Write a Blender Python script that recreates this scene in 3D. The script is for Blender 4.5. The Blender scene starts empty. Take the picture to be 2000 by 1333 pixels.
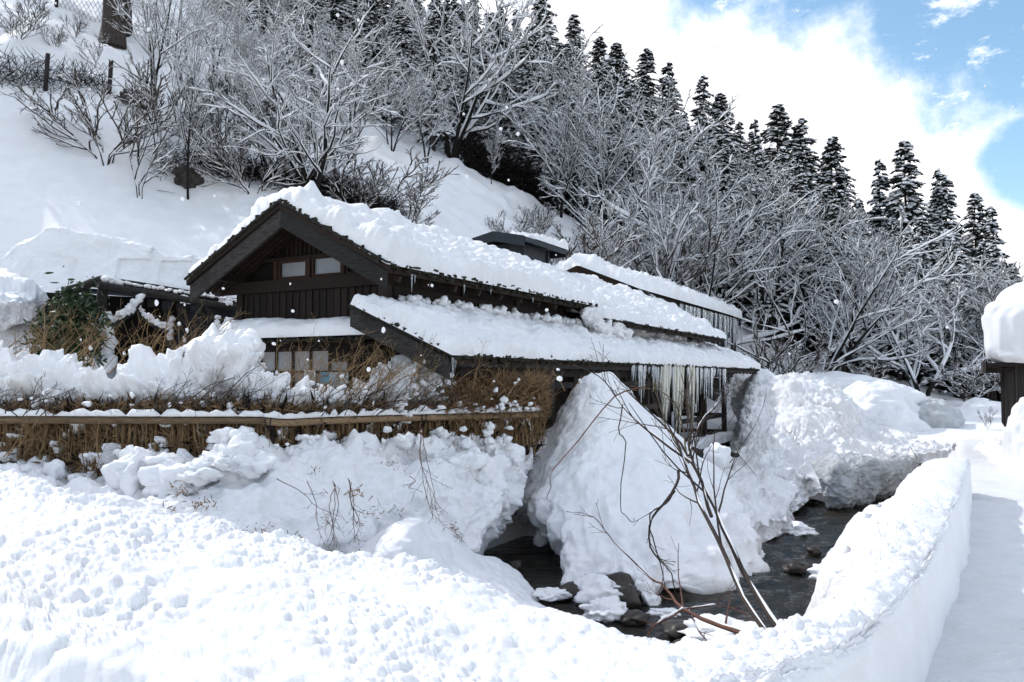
import bpy, math, random
import numpy as np
from mathutils import Vector, Matrix

# ------------------------------------------------------------------ camera
SC = bpy.context.scene
COL = SC.collection
F = 1555.0                      # focal length in pixels of a 2000 px wide frame (28 mm)
TH = math.atan(71.5 / F)        # camera pitched up 2.6 degrees
EYE = 1.6                       # eye above the snowy road (road at z = 0)
cam = bpy.data.cameras.new('camera')
cam.sensor_width = 36.0
cam.lens = 36.0 * F / 2000.0
cam.clip_start = 0.05
cam.clip_end = 2000.0
camo = bpy.data.objects.new('camera', cam)
COL.objects.link(camo)
camo.location = (0, 0, EYE)
camo.rotation_euler = (math.radians(90) + TH, 0, 0)
SC.camera = camo

# ------------------------------------------------------------------ light
SUN_EL, SUN_AZ = math.radians(43), math.radians(-52)     # azimuth from +Y, negative = left
sd = Vector((math.sin(SUN_AZ) * math.cos(SUN_EL), math.cos(SUN_AZ) * math.cos(SUN_EL), math.sin(SUN_EL)))
sl = bpy.data.lights.new('sun', 'SUN')
sl.energy = 2.0
sl.angle = math.radians(0.6)
sl.color = (1.0, 0.975, 0.94)
so = bpy.data.objects.new('sun', sl)
COL.objects.link(so)
so.rotation_euler = (-sd).to_track_quat('-Z', 'Y').to_euler()

world = bpy.data.worlds.new("World")
SC.world = world
world.use_nodes = True
nt = world.node_tree
N, L = nt.nodes, nt.links
N.clear()
out = N.new('ShaderNodeOutputWorld')
bg = N.new('ShaderNodeBackground')
bg.inputs['Strength'].default_value = 0.13
sky = N.new('ShaderNodeTexSky')
sky.sky_type = 'NISHITA'
sky.sun_disc = False
sky.sun_elevation = SUN_EL
sky.sun_rotation = SUN_AZ
sky.air_density = 1.0
sky.dust_density = 0.4
sky.ozone_density = 2.0
tc = N.new('ShaderNodeTexCoord')


def wmath(op, a, b=None, c=None):
    n = N.new('ShaderNodeMath'); n.operation = op
    for i, v in enumerate((a, b, c)):
        if v is None: continue
        if isinstance(v, (int, float)): n.inputs[i].default_value = v
        else: L.new(v, n.inputs[i])
    return n.outputs[0]


def wdot(vec):
    n = N.new('ShaderNodeVectorMath'); n.operation = 'DOT_PRODUCT'
    L.new(tc.outputs['Generated'], n.inputs[0]); n.inputs[1].default_value = vec
    return n.outputs['Value']


def pixdir(px, py):
    u, w = (px - 1000) / F, (666.5 - py) / F
    v = Vector((u, math.cos(TH) - w * math.sin(TH), math.sin(TH) + w * math.cos(TH)))
    return v.normalized()


def wnoise(scale, detail, rough, stretch=(1, 1, 1), loc=(0, 0, 0)):
    m = N.new('ShaderNodeMapping')
    m.inputs['Scale'].default_value = stretch; m.inputs['Location'].default_value = loc
    L.new(tc.outputs['Generated'], m.inputs['Vector'])
    n = N.new('ShaderNodeTexNoise')
    n.inputs['Scale'].default_value = scale; n.inputs['Detail'].default_value = detail
    n.inputs['Roughness'].default_value = rough
    L.new(m.outputs[0], n.inputs['Vector'])
    return n.outputs['Fac']


# cloud bank: a half space of directions with a ragged edge; blue sky above it to the right
a_, b_ = pixdir(1460, 0), pixdir(2010, 235)
nrm = a_.cross(b_).normalized()
if nrm.dot(pixdir(1900, 50)) < 0: nrm = -nrm
edge = wmath('MULTIPLY', wdot(tuple(nrm)), 1.0)            # > 0 in the blue
big = wmath('MULTIPLY', wmath('SUBTRACT', wnoise(7.0, 9, 0.60, loc=(0.35, 0.2, 0.1)), 0.5), 0.30)
f = wmath('SUBTRACT', big, edge)
# thin wisps and the open patch low on the right
wisp = wmath('MULTIPLY', wmath('SUBTRACT', wnoise(14.0, 8, 0.7, stretch=(1, 1, 2.2), loc=(3.1, 0.4, 1.9)), 0.575), 0.42)
low = pixdir(2010, 350)
lowd = wmath('SUBTRACT', wdot(tuple(low)), 0.9978)
hole = wmath('MULTIPLY', wmath('MAXIMUM', lowd, 0.0), 70.0)
broad = wmath('MULTIPLY', wmath('SUBTRACT', wnoise(2.1, 7, 0.55, loc=(5.2, 1.1, 0.7)), 0.50), 0.8)
near_ = N.new('ShaderNodeMapRange'); near_.inputs['From Min'].default_value = 0.93; near_.inputs['From Max'].default_value = 0.80
L.new(wdot(tuple(pixdir(1950, 60))), near_.inputs['Value'])
broad = wmath('SUBTRACT', broad, wmath('SUBTRACT', 0.4, wmath('MULTIPLY', near_.outputs[0], 0.4)))
f2 = wmath('SUBTRACT', wmath('MAXIMUM', wmath('MAXIMUM', f, wmath('SUBTRACT', wisp, 0.012)), broad), hole)
mr = N.new('ShaderNodeMapRange'); mr.interpolation_type = 'SMOOTHSTEP'
mr.inputs['From Min'].default_value = -0.035; mr.inputs['From Max'].default_value = 0.045
L.new(f2, mr.inputs['Value'])
ccol = N.new('ShaderNodeMixRGB')
ccol.inputs[1].default_value = (6.7, 6.8, 7.3, 1); ccol.inputs[2].default_value = (8.8, 8.9, 9.2, 1)
cn = N.new('ShaderNodeMapRange')
cn.inputs['From Min'].default_value = 0.36; cn.inputs['From Max'].default_value = 0.52
L.new(wnoise(3.4, 5, 0.5, loc=(1.0, 2.0, 0.4)), cn.inputs['Value'])
L.new(cn.outputs[0], ccol.inputs['Fac'])
mx = N.new('ShaderNodeMixRGB')
L.new(mr.outputs[0], mx.inputs['Fac'])
hsv = N.new('ShaderNodeHueSaturation')
hsv.inputs['Hue'].default_value = 0.486; hsv.inputs['Saturation'].default_value = 1.0; hsv.inputs['Value'].default_value = 1.22
L.new(sky.outputs[0], hsv.inputs['Color'])
L.new(hsv.outputs[0], mx.inputs[1]); L.new(ccol.outputs[0], mx.inputs[2])
L.new(mx.outputs[0], bg.inputs['Color'])
L.new(bg.outputs[0], out.inputs['Surface'])
SKYHSV = hsv

SC.view_settings.view_transform = 'Standard'
SC.view_settings.look = 'None'
SC.view_settings.gamma = 1.0
SC.view_settings.exposure = 0.38
SC.view_settings.use_curve_mapping = False

# ------------------------------------------------------------------ numpy helpers
RNG = np.random.default_rng(7)
_perm = np.random.default_rng(3).permutation(256).astype(np.int64)
_perm = np.concatenate([_perm, _perm, _perm])
_g3 = np.random.default_rng(5).normal(size=(256, 3))
_g3 /= np.linalg.norm(_g3, axis=1)[:, None]
_r2 = np.random.default_rng(6).random((256, 3))


def perlin(p):
    p = np.asarray(p, float); i = np.floor(p).astype(np.int64); f = p - i
    w = f * f * f * (f * (f * 6 - 15) + 10)
    i &= 255
    res = 0
    for dx in (0, 1):
        for dy in (0, 1):
            for dz in (0, 1):
                h = _perm[_perm[_perm[(i[..., 0] + dx) & 255] + ((i[..., 1] + dy) & 255)] + ((i[..., 2] + dz) & 255)]
                g = _g3[h]
                d = f[..., 0] - dx, f[..., 1] - dy, f[..., 2] - dz
                v = g[..., 0] * d[0] + g[..., 1] * d[1] + g[..., 2] * d[2]
                wt = (w[..., 0] if dx else 1 - w[..., 0]) * (w[..., 1] if dy else 1 - w[..., 1]) * (w[..., 2] if dz else 1 - w[..., 2])
                res = res + v * wt
    return res * 1.6


def fbm(p, octv=4, gain=0.5):
    s, a, q = 0, 1.0, np.asarray(p, float)
    for k in range(octv):
        s = s + a * perlin(q); q = q * 2.03 + 17.3; a *= gain
    return s


def cellbump(p2, rmin=0.35, rmax=0.75):
    """rounded clods on a jittered grid: height of the tallest half ball over each 2-D point"""
    i = np.floor(p2).astype(np.int64); best = np.zeros(p2.shape[:-1])
    for dx in (-1, 0, 1):
        for dy in (-1, 0, 1):
            c = i + np.array([dx, dy])
            h = _perm[_perm[c[..., 0] & 255] + (c[..., 1] & 255)]
            r = _r2[h]
            cx = c + r[..., :2]
            rad = rmin + (rmax - rmin) * r[..., 2] ** 2
            d2 = ((p2 - cx) ** 2).sum(-1)
            best = np.maximum(best, np.sqrt(np.maximum(rad ** 2 - d2, 0)))
    return best


def cellbump3(p, rmin=0.35, rmax=0.8):
    i = np.floor(p).astype(np.int64); best = np.zeros(p.shape[:-1])
    for dx in (-1, 0, 1):
        for dy in (-1, 0, 1):
            for dz in (-1, 0, 1):
                c = i + np.array([dx, dy, dz])
                h = _perm[_perm[_perm[c[..., 0] & 255] + (c[..., 1] & 255)] + (c[..., 2] & 255)]
                r = _r2[h]; r4 = _r2[(h * 7 + 13) & 255]
                rad = rmin + (rmax - rmin) * r4[..., 0] ** 2
                d2 = ((p - c - r) ** 2).sum(-1)
                best = np.maximum(best, np.sqrt(np.maximum(rad ** 2 - d2, 0)))
    return best


def sstep(x, a, b):
    t = np.clip((x - a) / (b - a), 0, 1)
    return t * t * (3 - 2 * t)


def P(px, py, D):
    """world point seen at pixel (px, py) of the 2000 px photograph, D metres ahead"""
    u, w = (px - 1000) / F, (666.5 - py) / F
    yc = math.cos(TH) - w * math.sin(TH); zc = math.sin(TH) + w * math.cos(TH)
    return np.array([u / yc * D, D, EYE + zc / yc * D])


def PZ(px, py, z):
    """same, for a point at height z relative to the eye"""
    u, w = (px - 1000) / F, (666.5 - py) / F
    yc = math.cos(TH) - w * math.sin(TH); zc = math.sin(TH) + w * math.cos(TH)
    D = z * yc / zc
    return np.array([u / yc * D, D, EYE + z])


def mesh(name, V, Fs, mat=None, parent=None, smooth=True, loc=None, mats=None, midx=None):
    V = np.asarray(V, np.float32)
    me = bpy.data.meshes.new(name)
    Fs = [np.asarray(f, np.int32) for f in (Fs if isinstance(Fs, list) else [Fs])]
    Fs = [f for f in Fs if len(f)]
    nf = sum(len(f) for f in Fs); nl = sum(f.size for f in Fs)
    me.vertices.add(len(V)); me.vertices.foreach_set('co', V.ravel())
    me.loops.add(nl); me.polygons.add(nf)
    me.loops.foreach_set('vertex_index', np.concatenate([f.ravel() for f in Fs]))
    tot = np.concatenate([np.full(len(f), f.shape[1], np.int32) for f in Fs])
    me.polygons.foreach_set('loop_start', np.concatenate([[0], np.cumsum(tot)[:-1]]).astype(np.int32))
    me.polygons.foreach_set('loop_total', tot)
    me.polygons.foreach_set('use_smooth', np.full(nf, smooth))
    if midx is not None: me.polygons.foreach_set('material_index', np.asarray(midx, np.int32))
    me.update(calc_edges=True)
    for m in (mats or ([mat] if mat else [])): me.materials.append(m)
    o = bpy.data.objects.new(name, me)
    COL.objects.link(o)
    if parent: o.parent = parent
    if loc is not None: o.location = loc
    return o


def tag(o, label=None, cat=None, group=None, kind=None):
    if label: o['label'] = label
    if cat: o['category'] = cat
    if group: o['group'] = group
    if kind: o['kind'] = kind
    return o


def empty(name, loc, rz=0, label=None, cat=None, group=None):
    o = bpy.data.objects.new(name, None); COL.objects.link(o)
    o.location = loc; o.rotation_euler = (0, 0, rz); o.empty_display_size = 0.2
    return tag(o, label, cat, group)


def copy_tree(o, parent=None):
    c = o.copy(); COL.objects.link(c); c.parent = parent
    for ch in list(o.children): copy_tree(ch, c)
    return c


class MB:
    def __init__(s): s.V = []; s.F = {3: [], 4: []}; s.n = 0
    def add(s, V, *Fs):
        V = np.asarray(V, float).reshape(-1, 3)
        for f in Fs:
            f = np.asarray(f)
            if f.size: s.F[f.shape[1]].append(f + s.n)
        s.V.append(V); s.n += len(V)
    def hexa(s, c):            # 8 corners: bottom 0-3, top 4-7
        s.add(c, [[0, 3, 2, 1], [4, 5, 6, 7], [0, 1, 5, 4], [1, 2, 6, 5], [2, 3, 7, 6], [3, 0, 4, 7]])
    def box(s, x0, x1, y0, y1, z0, z1):
        s.hexa([(x0, y0, z0), (x1, y0, z0), (x1, y1, z0), (x0, y1, z0), (x0, y0, z1), (x1, y0, z1), (x1, y1, z1), (x0, y1, z1)])
    def bar(s, a, b, w, h, up=(0, 0, 1)):   # rectangular bar from a to b
        a, b = np.array(a, float), np.array(b, float); t = b - a; t /= np.linalg.norm(t)
        sd_ = np.cross(t, up); sd_ /= np.linalg.norm(sd_); u = np.cross(sd_, t)
        c = []
        for q in (-u * h / 2, u * h / 2):
            c += [a + q - sd_ * w / 2, b + q - sd_ * w / 2, b + q + sd_ * w / 2, a + q + sd_ * w / 2]
        s.hexa([c[0], c[1], c[2], c[3], c[4], c[5], c[6], c[7]])
    def tubes(s, pts, rad, k=5, cap=False):   # pts (B,S,3), rad (B,S)
        V, Fq = tube_arrays(pts, rad, k)
        s.add(V, Fq)
        if cap:
            B, S = pts.shape[:2]
            for b in range(B):
                for e in (0, S - 1):
                    base = (b * S + e) * k
                    tri = [[base, base + j, base + j + 1] for j in range(1, k - 1)]
                    s.F[3].append(np.array(tri) + s.n - len(V))
    def tube(s, path, rad, k=6, cap=True):
        path = np.asarray(path, float)[None]
        r = np.broadcast_to(np.asarray(rad, float), (1, path.shape[1]))
        s.tubes(path, r, k, cap)
    def build(s, name, mat, parent=None, smooth=False, loc=None):
        V = np.concatenate(s.V); Fs = [np.concatenate(s.F[k]) for k in (3, 4) if s.F[k]]
        return mesh(name, V, Fs, mat, parent, smooth, loc)


def unit(v): return v / np.maximum(np.linalg.norm(v, axis=-1, keepdims=True), 1e-9)


def tube_arrays(pts, rad, k):
    B, S, _ = pts.shape
    t = unit(np.gradient(pts, axis=1) if S > 2 else np.repeat(pts[:, 1:] - pts[:, :1], 2, 1))
    ref = np.where(np.abs(t[..., 2:3]) > 0.9, np.array([1.0, 0, 0]), np.array([0, 0, 1.0]))
    n1 = unit(np.cross(t, ref)); n2 = np.cross(t, n1)
    a = np.arange(k) * 2 * math.pi / k
    V = pts[:, :, None, :] + rad[:, :, None, None] * (np.cos(a)[None, None, :, None] * n1[:, :, None, :] + np.sin(a)[None, None, :, None] * n2[:, :, None, :])
    idx = np.arange(B * S * k).reshape(B, S, k)
    q = np.stack([idx[:, :-1], np.roll(idx, -1, 2)[:, :-1], np.roll(idx, -1, 2)[:, 1:], idx[:, 1:]], -1).reshape(-1, 4)
    return V.reshape(-1, 3), q


def snow_on(pts, rad, amt, rng, gap=0.0, wr=0.95):
    """ridge of snow lying on each branch: a 4-point section flattened at the bottom"""
    B, S, _ = pts.shape
    t = unit(np.gradient(pts, axis=1) if S > 2 else np.repeat(pts[:, 1:] - pts[:, :1], 2, 1))
    side = unit(np.cross(t, np.array([0, 0, 1.0])) + 1e-6)
    hor = np.sqrt(np.clip(1 - t[..., 2] ** 2, 0, 1))
    lump = 0.55 + 0.9 * rng.random((B, S))
    if gap: lump *= np.where(rng.random((B, S)) < gap, 0.15, 1)
    w = (rad * wr + amt * 0.42) * (0.35 + 0.65 * hor) * np.sqrt(lump)
    h = (amt * 1.0 + rad * 0.7) * hor ** 1.3 * lump
    w[:, -1] *= 0.4; h[:, -1] *= 0.4
    up = unit(np.cross(side, t)); up = np.where(up[..., 2:3] < 0, -up, up)
    c = pts + up * rad[..., None] * 0.35
    V = np.stack([c - side * w[..., None], c - side * w[..., None] * 0.55 + up * h[..., None] * 0.85,
                  c + side * w[..., None] * 0.55 + up * h[..., None], c + side * w[..., None]], 2)
    idx = np.arange(B * S * 4).reshape(B, S, 4)
    q = np.stack([idx[:, :-1], np.roll(idx, -1, 2)[:, :-1], np.roll(idx, -1, 2)[:, 1:], idx[:, 1:]], -1).reshape(-1, 4)
    return V.reshape(-1, 3), q


def gridfaces(nu, nv, wrap=False):
    i = np.arange(nu * nv).reshape(nu, nv)
    if wrap: i = np.concatenate([i, i[:, :1]], 1)
    return np.stack([i[:-1, :-1], i[:-1, 1:], i[1:, 1:], i[1:, :-1]], -1).reshape(-1, 4)


def crom(C, n, axis):
    """Catmull-Rom resampling of a control array along one axis"""
    C = np.moveaxis(np.asarray(C, float), axis, 0); m = len(C)
    t = np.linspace(0, m - 1, n); i = np.minimum(t.astype(int), m - 2); f = (t - i)
    f = f.reshape((-1,) + (1,) * (C.ndim - 1))
    Cp = np.concatenate([2 * C[:1] - C[1:2], C, 2 * C[-1:] - C[-2:-1]])
    p0, p1, p2, p3 = Cp[i], Cp[i + 1], Cp[i + 2], Cp[i + 3]
    r = 0.5 * (2 * p1 + (p2 - p0) * f + (2 * p0 - 5 * p1 + 4 * p2 - p3) * f ** 2 + (3 * p1 - p0 - 3 * p2 + p3) * f ** 3)
    return np.moveaxis(r, 0, axis)


def gnormals(G):
    du = np.gradient(G, axis=0); dv = np.gradient(G, axis=1)
    return unit(np.cross(du, dv))


def sheet(name, ctrl, nu, nv, mat, disp, flip=False, parent=None):
    """ctrl: rows of world points. disp(P, N) -> displacement along the normal"""
    G = crom(crom(np.array(ctrl, float), nu, 0), nv, 1)
    Nn = gnormals(G)
    if flip: Nn = -Nn
    if disp is not None:
        d = disp(G, Nn)
        G = G + (d if d.ndim == 3 else Nn * d[..., None])
    f = gridfaces(nu, nv)
    if flip: f = f[:, ::-1]
    return mesh(name, G.reshape(-1, 3), f, mat, parent)


# ------------------------------------------------------------------ materials
def nodemat(name):
    m = bpy.data.materials.new(name); m.use_nodes = True
    n, l = m.node_tree.nodes, m.node_tree.links
    return m, n, l, n['Principled BSDF']


def tnoise(n, l, scale, detail=4, rough=0.5, stretch=None, coord='Object'):
    t = n.new('ShaderNodeTexCoord'); mp = n.new('ShaderNodeMapping')
    if stretch: mp.inputs['Scale'].default_value = stretch
    l.new(t.outputs[coord], mp.inputs['Vector'])
    k = n.new('ShaderNodeTexNoise'); k.inputs['Scale'].default_value = scale
    k.inputs['Detail'].default_value = detail; k.inputs['Roughness'].default_value = rough
    l.new(mp.outputs[0], k.inputs['Vector'])
    return k.outputs['Fac']


def ramp(n, l, fac, stops):
    r = n.new('ShaderNodeValToRGB')
    while len(r.color_ramp.elements) < len(stops): r.color_ramp.elements.new(0.5)
    for e, (p_, c) in zip(r.color_ramp.elements, stops):
        e.position = p_; e.color = (*c, 1)
    l.new(fac, r.inputs['Fac'])
    return r.outputs['Color']


def addbump(n, l, bs, items):
    prev = None
    for h, strength, dist in items:
        b = n.new('ShaderNodeBump'); b.inputs['Strength'].default_value = strength; b.inputs['Distance'].default_value = dist
        l.new(h, b.inputs['Height'])
        if prev is not None: l.new(prev, b.inputs['Normal'])
        prev = b.outputs[0]
    l.new(prev, bs.inputs['Normal'])


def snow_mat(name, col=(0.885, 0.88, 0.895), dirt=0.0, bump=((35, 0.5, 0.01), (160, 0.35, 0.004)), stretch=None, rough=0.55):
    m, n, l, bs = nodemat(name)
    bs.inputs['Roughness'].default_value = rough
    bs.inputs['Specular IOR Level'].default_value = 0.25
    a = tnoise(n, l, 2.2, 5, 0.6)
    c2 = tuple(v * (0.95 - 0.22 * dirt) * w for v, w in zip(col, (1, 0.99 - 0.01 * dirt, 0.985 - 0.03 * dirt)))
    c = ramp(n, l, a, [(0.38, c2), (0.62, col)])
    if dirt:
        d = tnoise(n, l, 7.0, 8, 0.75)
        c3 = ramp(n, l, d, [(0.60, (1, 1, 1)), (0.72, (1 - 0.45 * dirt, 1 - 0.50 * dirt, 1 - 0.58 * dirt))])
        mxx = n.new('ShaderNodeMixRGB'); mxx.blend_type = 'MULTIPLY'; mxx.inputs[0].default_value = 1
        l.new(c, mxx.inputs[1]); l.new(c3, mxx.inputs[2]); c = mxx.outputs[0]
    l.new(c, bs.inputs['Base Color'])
    addbump(n, l, bs, [(tnoise(n, l, s, 5, 0.6, stretch), st, di) for s, st, di in bump])
    return m


def wood_mat(name, c0, c1, stretch, scale=6, rough=0.8, bump=0.5, c2=None):
    m, n, l, bs = nodemat(name)
    bs.inputs['Roughness'].default_value = rough; bs.inputs['Specular IOR Level'].default_value = 0.3
    g = tnoise(n, l, scale, 8, 0.65, stretch)
    big = tnoise(n, l, 1.3, 4, 0.6)
    mid = tuple((a + b) / 2 for a, b in zip(c0, c1))
    c = ramp(n, l, g, [(0.3, c0), (0.52, mid), (0.72, c1)])
    oi = n.new('ShaderNodeObjectInfo')
    mr_ = n.new('ShaderNodeMapRange'); mr_.inputs['To Min'].default_value = 0.42; mr_.inputs['To Max'].default_value = 1.05
    l.new(oi.outputs['Random'], mr_.inputs['Value'])
    hs = n.new('ShaderNodeHueSaturation'); l.new(c, hs.inputs['Color']); l.new(mr_.outputs[0], hs.inputs['Value'])
    if c2:
        mm = n.new('ShaderNodeMixRGB'); l.new(hs.outputs[0], mm.inputs[1]); mm.inputs[2].default_value = (*c2, 1)
        r_ = n.new('ShaderNodeMapRange'); r_.inputs['From Min'].default_value = 0.5; r_.inputs['From Max'].default_value = 0.7
        l.new(big, r_.inputs['Value']); l.new(r_.outputs[0], mm.inputs[0]); l.new(mm.outputs[0], bs.inputs['Base Color'])
    else: l.new(hs.outputs[0], bs.inputs['Base Color'])
    addbump(n, l, bs, [(g, bump, 0.01)])
    return m


def flat_mat(name, col, rough=0.7, var=0.35, scale=8, spec=0.3, bump=0.0, stretch=None):
    m, n, l, bs = nodemat(name)
    bs.inputs['Roughness'].default_value = rough; bs.inputs['Specular IOR Level'].default_value = spec
    g = tnoise(n, l, scale, 5, 0.6, stretch)
    l.new(ramp(n, l, g, [(0.3, tuple(v * (1 - var) for v in col)), (0.7, tuple(min(1, v * (1 + var)) for v in col))]), bs.inputs['Base Color'])
    if bump: addbump(n, l, bs, [(g, bump, 0.02)])
    return m


M = {}
M['snow'] = snow_mat('snow')
M['snow_smooth'] = snow_mat('snow_smooth', bump=((6, 0.12, 0.02), (260, 0.25, 0.003)))
M['snow_roof'] = snow_mat('snow_roof', bump=((14, 0.6, 0.03), (60, 0.6, 0.012), (220, 0.3, 0.003)))
M['snow_dirty'] = snow_mat('snow_dirty', dirt=0.35, bump=((10, 0.6, 0.04), (45, 0.6, 0.015)))
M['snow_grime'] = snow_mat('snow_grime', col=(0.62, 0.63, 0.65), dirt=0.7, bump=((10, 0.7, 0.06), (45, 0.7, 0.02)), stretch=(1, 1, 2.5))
M['snow_road'] = snow_mat('snow_road', bump=((7, 0.6, 0.04), (40, 0.8, 0.02)), stretch=(1.0, 2.6, 1))
M['snow_branch'] = snow_mat('snow_branch', bump=((30, 0.3, 0.01),))
M['plank'] = wood_mat('dark_plank', (0.006, 0.004, 0.004), (0.040, 0.022, 0.016), (12, 12, 0.8))
M['beam'] = wood_mat('dark_beam', (0.010, 0.006, 0.004), (0.05, 0.026, 0.015), (0.7, 8, 8))
M['redbeam'] = wood_mat('red_brown_beam', (0.006, 0.004, 0.003), (0.030, 0.015, 0.010), (0.7, 8, 8))
M['barge'] = wood_mat('weathered_board', (0.010, 0.009, 0.008), (0.070, 0.062, 0.058), (9, 1.0, 6), c2=(0.014, 0.012, 0.011))
M['post'] = wood_mat('post_wood', (0.010, 0.008, 0.006), (0.06, 0.042, 0.032), (9, 9, 0.7))
M['greypost'] = wood_mat('grey_board', (0.022, 0.018, 0.016), (0.095, 0.078, 0.070), (12, 12, 0.6))
M['frame'] = wood_mat('window_frame', (0.016, 0.008, 0.005), (0.07, 0.034, 0.020), (5, 5, 1))
M['bamboo'] = wood_mat('bamboo_pole', (0.14, 0.09, 0.05), (0.36, 0.25, 0.15), (1.2, 6, 6))
M['moss'] = flat_mat('mossy_bark_edge', (0.026, 0.024, 0.016), 0.95, 0.7, 30, bump=0.9)
M['slate'] = flat_mat('dark_grey_metal', (0.020, 0.023, 0.028), 0.5, 0.3, 9)
M['panel'] = flat_mat('slate_panel', (0.028, 0.032, 0.040), 0.8, 0.5, 2.5)
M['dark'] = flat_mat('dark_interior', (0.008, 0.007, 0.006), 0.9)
M['bark'] = flat_mat('bark', (0.055, 0.042, 0.036), 0.95, 0.6, 14, bump=0.7, stretch=(1, 1, 0.3))
M['bark_dark'] = flat_mat('dark_bark', (0.014, 0.011, 0.010), 0.95, 0.5, 14, bump=0.5)
M['twig'] = flat_mat('twig', (0.045, 0.033, 0.028), 0.9, 0.4, 3)
M['straw_twig'] = flat_mat('straw_twig', (0.26, 0.17, 0.085), 0.8, 0.45, 3)
M['red_twig'] = flat_mat('red_twig', (0.12, 0.05, 0.035), 0.7, 0.45, 3)
M['olive_twig'] = flat_mat('olive_twig', (0.10, 0.07, 0.03), 0.7, 0.45, 3)
M['reed'] = flat_mat('dry_reed', (0.20, 0.125, 0.062), 0.9, 0.6, 5, stretch=(8, 8, 1))
M['sasa'] = flat_mat('dry_bamboo_grass', (0.22, 0.14, 0.075), 0.8, 0.55, 6)
M['leaf'] = flat_mat('evergreen_leaf', (0.030, 0.052, 0.020), 0.45, 0.4, 4)
M['needle'] = flat_mat('cedar_foliage', (0.013, 0.018, 0.014), 0.85, 0.5, 1.5)
M['rock'] = flat_mat('river_stone', (0.042, 0.034, 0.029), 0.45, 0.6, 5, bump=0.6)
M['bed'] = flat_mat('river_bed_mud', (0.035, 0.03, 0.024), 0.8, 0.6, 3, bump=0.6)
M['wire'] = flat_mat('wire', (0.05, 0.048, 0.05), 0.6, 0.2, 3)
M['iron'] = flat_mat('rusty_post', (0.028, 0.02, 0.022), 0.7, 0.5, 20)
M['paper'] = flat_mat('paper_pane', (0.36, 0.36, 0.37), 0.75, 0.10, 3)
M['paperlow'] = flat_mat('paper_pane_low', (0.22, 0.20, 0.19), 0.8, 0.12, 3)
M['sign_white'] = flat_mat('sign_white', (0.62, 0.60, 0.55), 0.6, 0.08, 6)
M['sign_pale'] = flat_mat('sign_pale_blue', (0.50, 0.62, 0.68), 0.6, 0.06, 6)
M['sign_blue'] = flat_mat('sign_blue', (0.10, 0.30, 0.42), 0.6, 0.12, 6)
M['ink'] = flat_mat('ink', (0.02, 0.02, 0.03), 0.7, 0.1, 6)


def pane_mat():
    m, n, l, bs = nodemat('window_glass')
    bs.inputs['Base Color'].default_value = (0.10, 0.11, 0.12, 1); bs.inputs['Roughness'].default_value = 0.12
    bs.inputs['Specular IOR Level'].default_value = 0.9
    return m


M['glass'] = flat_mat('window_pane', (0.24, 0.25, 0.27), 0.3, 0.08, 2.0)


def ice_mat():
    m, n, l, bs = nodemat('ice')
    bs.inputs['Base Color'].default_value = (0.72, 0.78, 0.84, 1)
    bs.inputs['Roughness'].default_value = 0.12
    bs.inputs['Transmission Weight'].default_value = 0.8
    bs.inputs['IOR'].default_value = 1.31
    addbump(n, l, bs, [(tnoise(n, l, 9, 3, 0.5, (1, 1, 0.6)), 0.6, 0.03)])
    return m


def ice2_mat():
    m, n, l, bs = nodemat('yellowish_ice')
    bs.inputs['Base Color'].default_value = (0.70, 0.68, 0.58, 1)
    bs.inputs['Roughness'].default_value = 0.2
    bs.inputs['Transmission Weight'].default_value = 0.25
    addbump(n, l, bs, [(tnoise(n, l, 9, 3, 0.5, (1, 1, 0.6)), 0.6, 0.03)])
    return m


M['ice'] = ice_mat(); M['ice2'] = ice2_mat()


def water_mat():
    m, n, l, bs = nodemat('stream_water')
    bed = tnoise(n, l, 1.6, 7, 0.65, (1.0, 1.7, 1))
    c = ramp(n, l, bed, [(0.35, (0.006, 0.007, 0.006)), (0.55, (0.022, 0.019, 0.014)), (0.72, (0.05, 0.038, 0.025))])
    l.new(c, bs.inputs['Base Color'])
    bs.inputs['Roughness'].default_value = 0.07
    bs.inputs['IOR'].default_value = 1.33
    r = tnoise(n, l, 3.2, 6, 0.6, (1.0, 2.4, 1)); r2 = tnoise(n, l, 14, 4, 0.6, (1.0, 2.0, 1))
    addbump(n, l, bs, [(r, 0.55, 0.16), (r2, 0.5, 0.03)])
    return m


M['water'] = water_mat()

# ------------------------------------------------------------------ terrain heights (z relative to the eye)
CTRL = [  # px, py, D
    (-500, 60, 22), (-250, 100, 22), (-300, 420, 19.5), (0, 152, 25), (0, 300, 22.5), (0, 425, 20.6), (60, 640, 15.5), (-100, 650, 15.5),
    (200, 205, 25), (200, 350, 23), (200, 447, 20.9), (200, 720, 16.8), (400, 285, 27), (400, 400, 23.5), (420, 488, 21.2), (420, 730, 18.0), (200,740,14.5),
    (600, 365, 27), (600, 420, 24), (560, 480, 21.5), (560, 700, 18.5), (850, 325, 38), (850, 430, 31), (1000, 370, 42), (1000, 450, 34), (1100, 425, 46), (1100, 480, 38),
    (1210, 500, 44), (1310, 565, 45), (1450, 640, 44), (1550, 695, 42), (1650, 745, 42), (1800, 765, 44), (1950, 785, 48), (2150, 790, 50), (2500, 790, 50),
    (0, 0, 30), (-300, -60, 30), (200, 60, 31), (400, 140, 36), (600, 210, 42), (800, 250, 50), (0, -200, 50), (400, -50, 60), (700, 80, 62),
    (1000, 270, 62), (1300, 430, 62), (1600, 610, 62), (1800, 690, 64), (2000, 740, 66), (2400, 770, 70),
    (1000, 200, 85), (1300, 380, 85), (1600, 560, 85), (1900, 690, 90), (2300, 745, 95), (500, 0, 85), (0, -250, 85),
    (1000, 250, 130), (1500, 500, 130), (2000, 700, 130), (2600, 740, 130), (0, -100, 130), (-800, -100, 40), (-800, -100, 85)]
pts = []
for px, py, D in CTRL:
    p = P(px, py, D); pts.append((p[0], p[1], p[2] - EYE))
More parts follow.
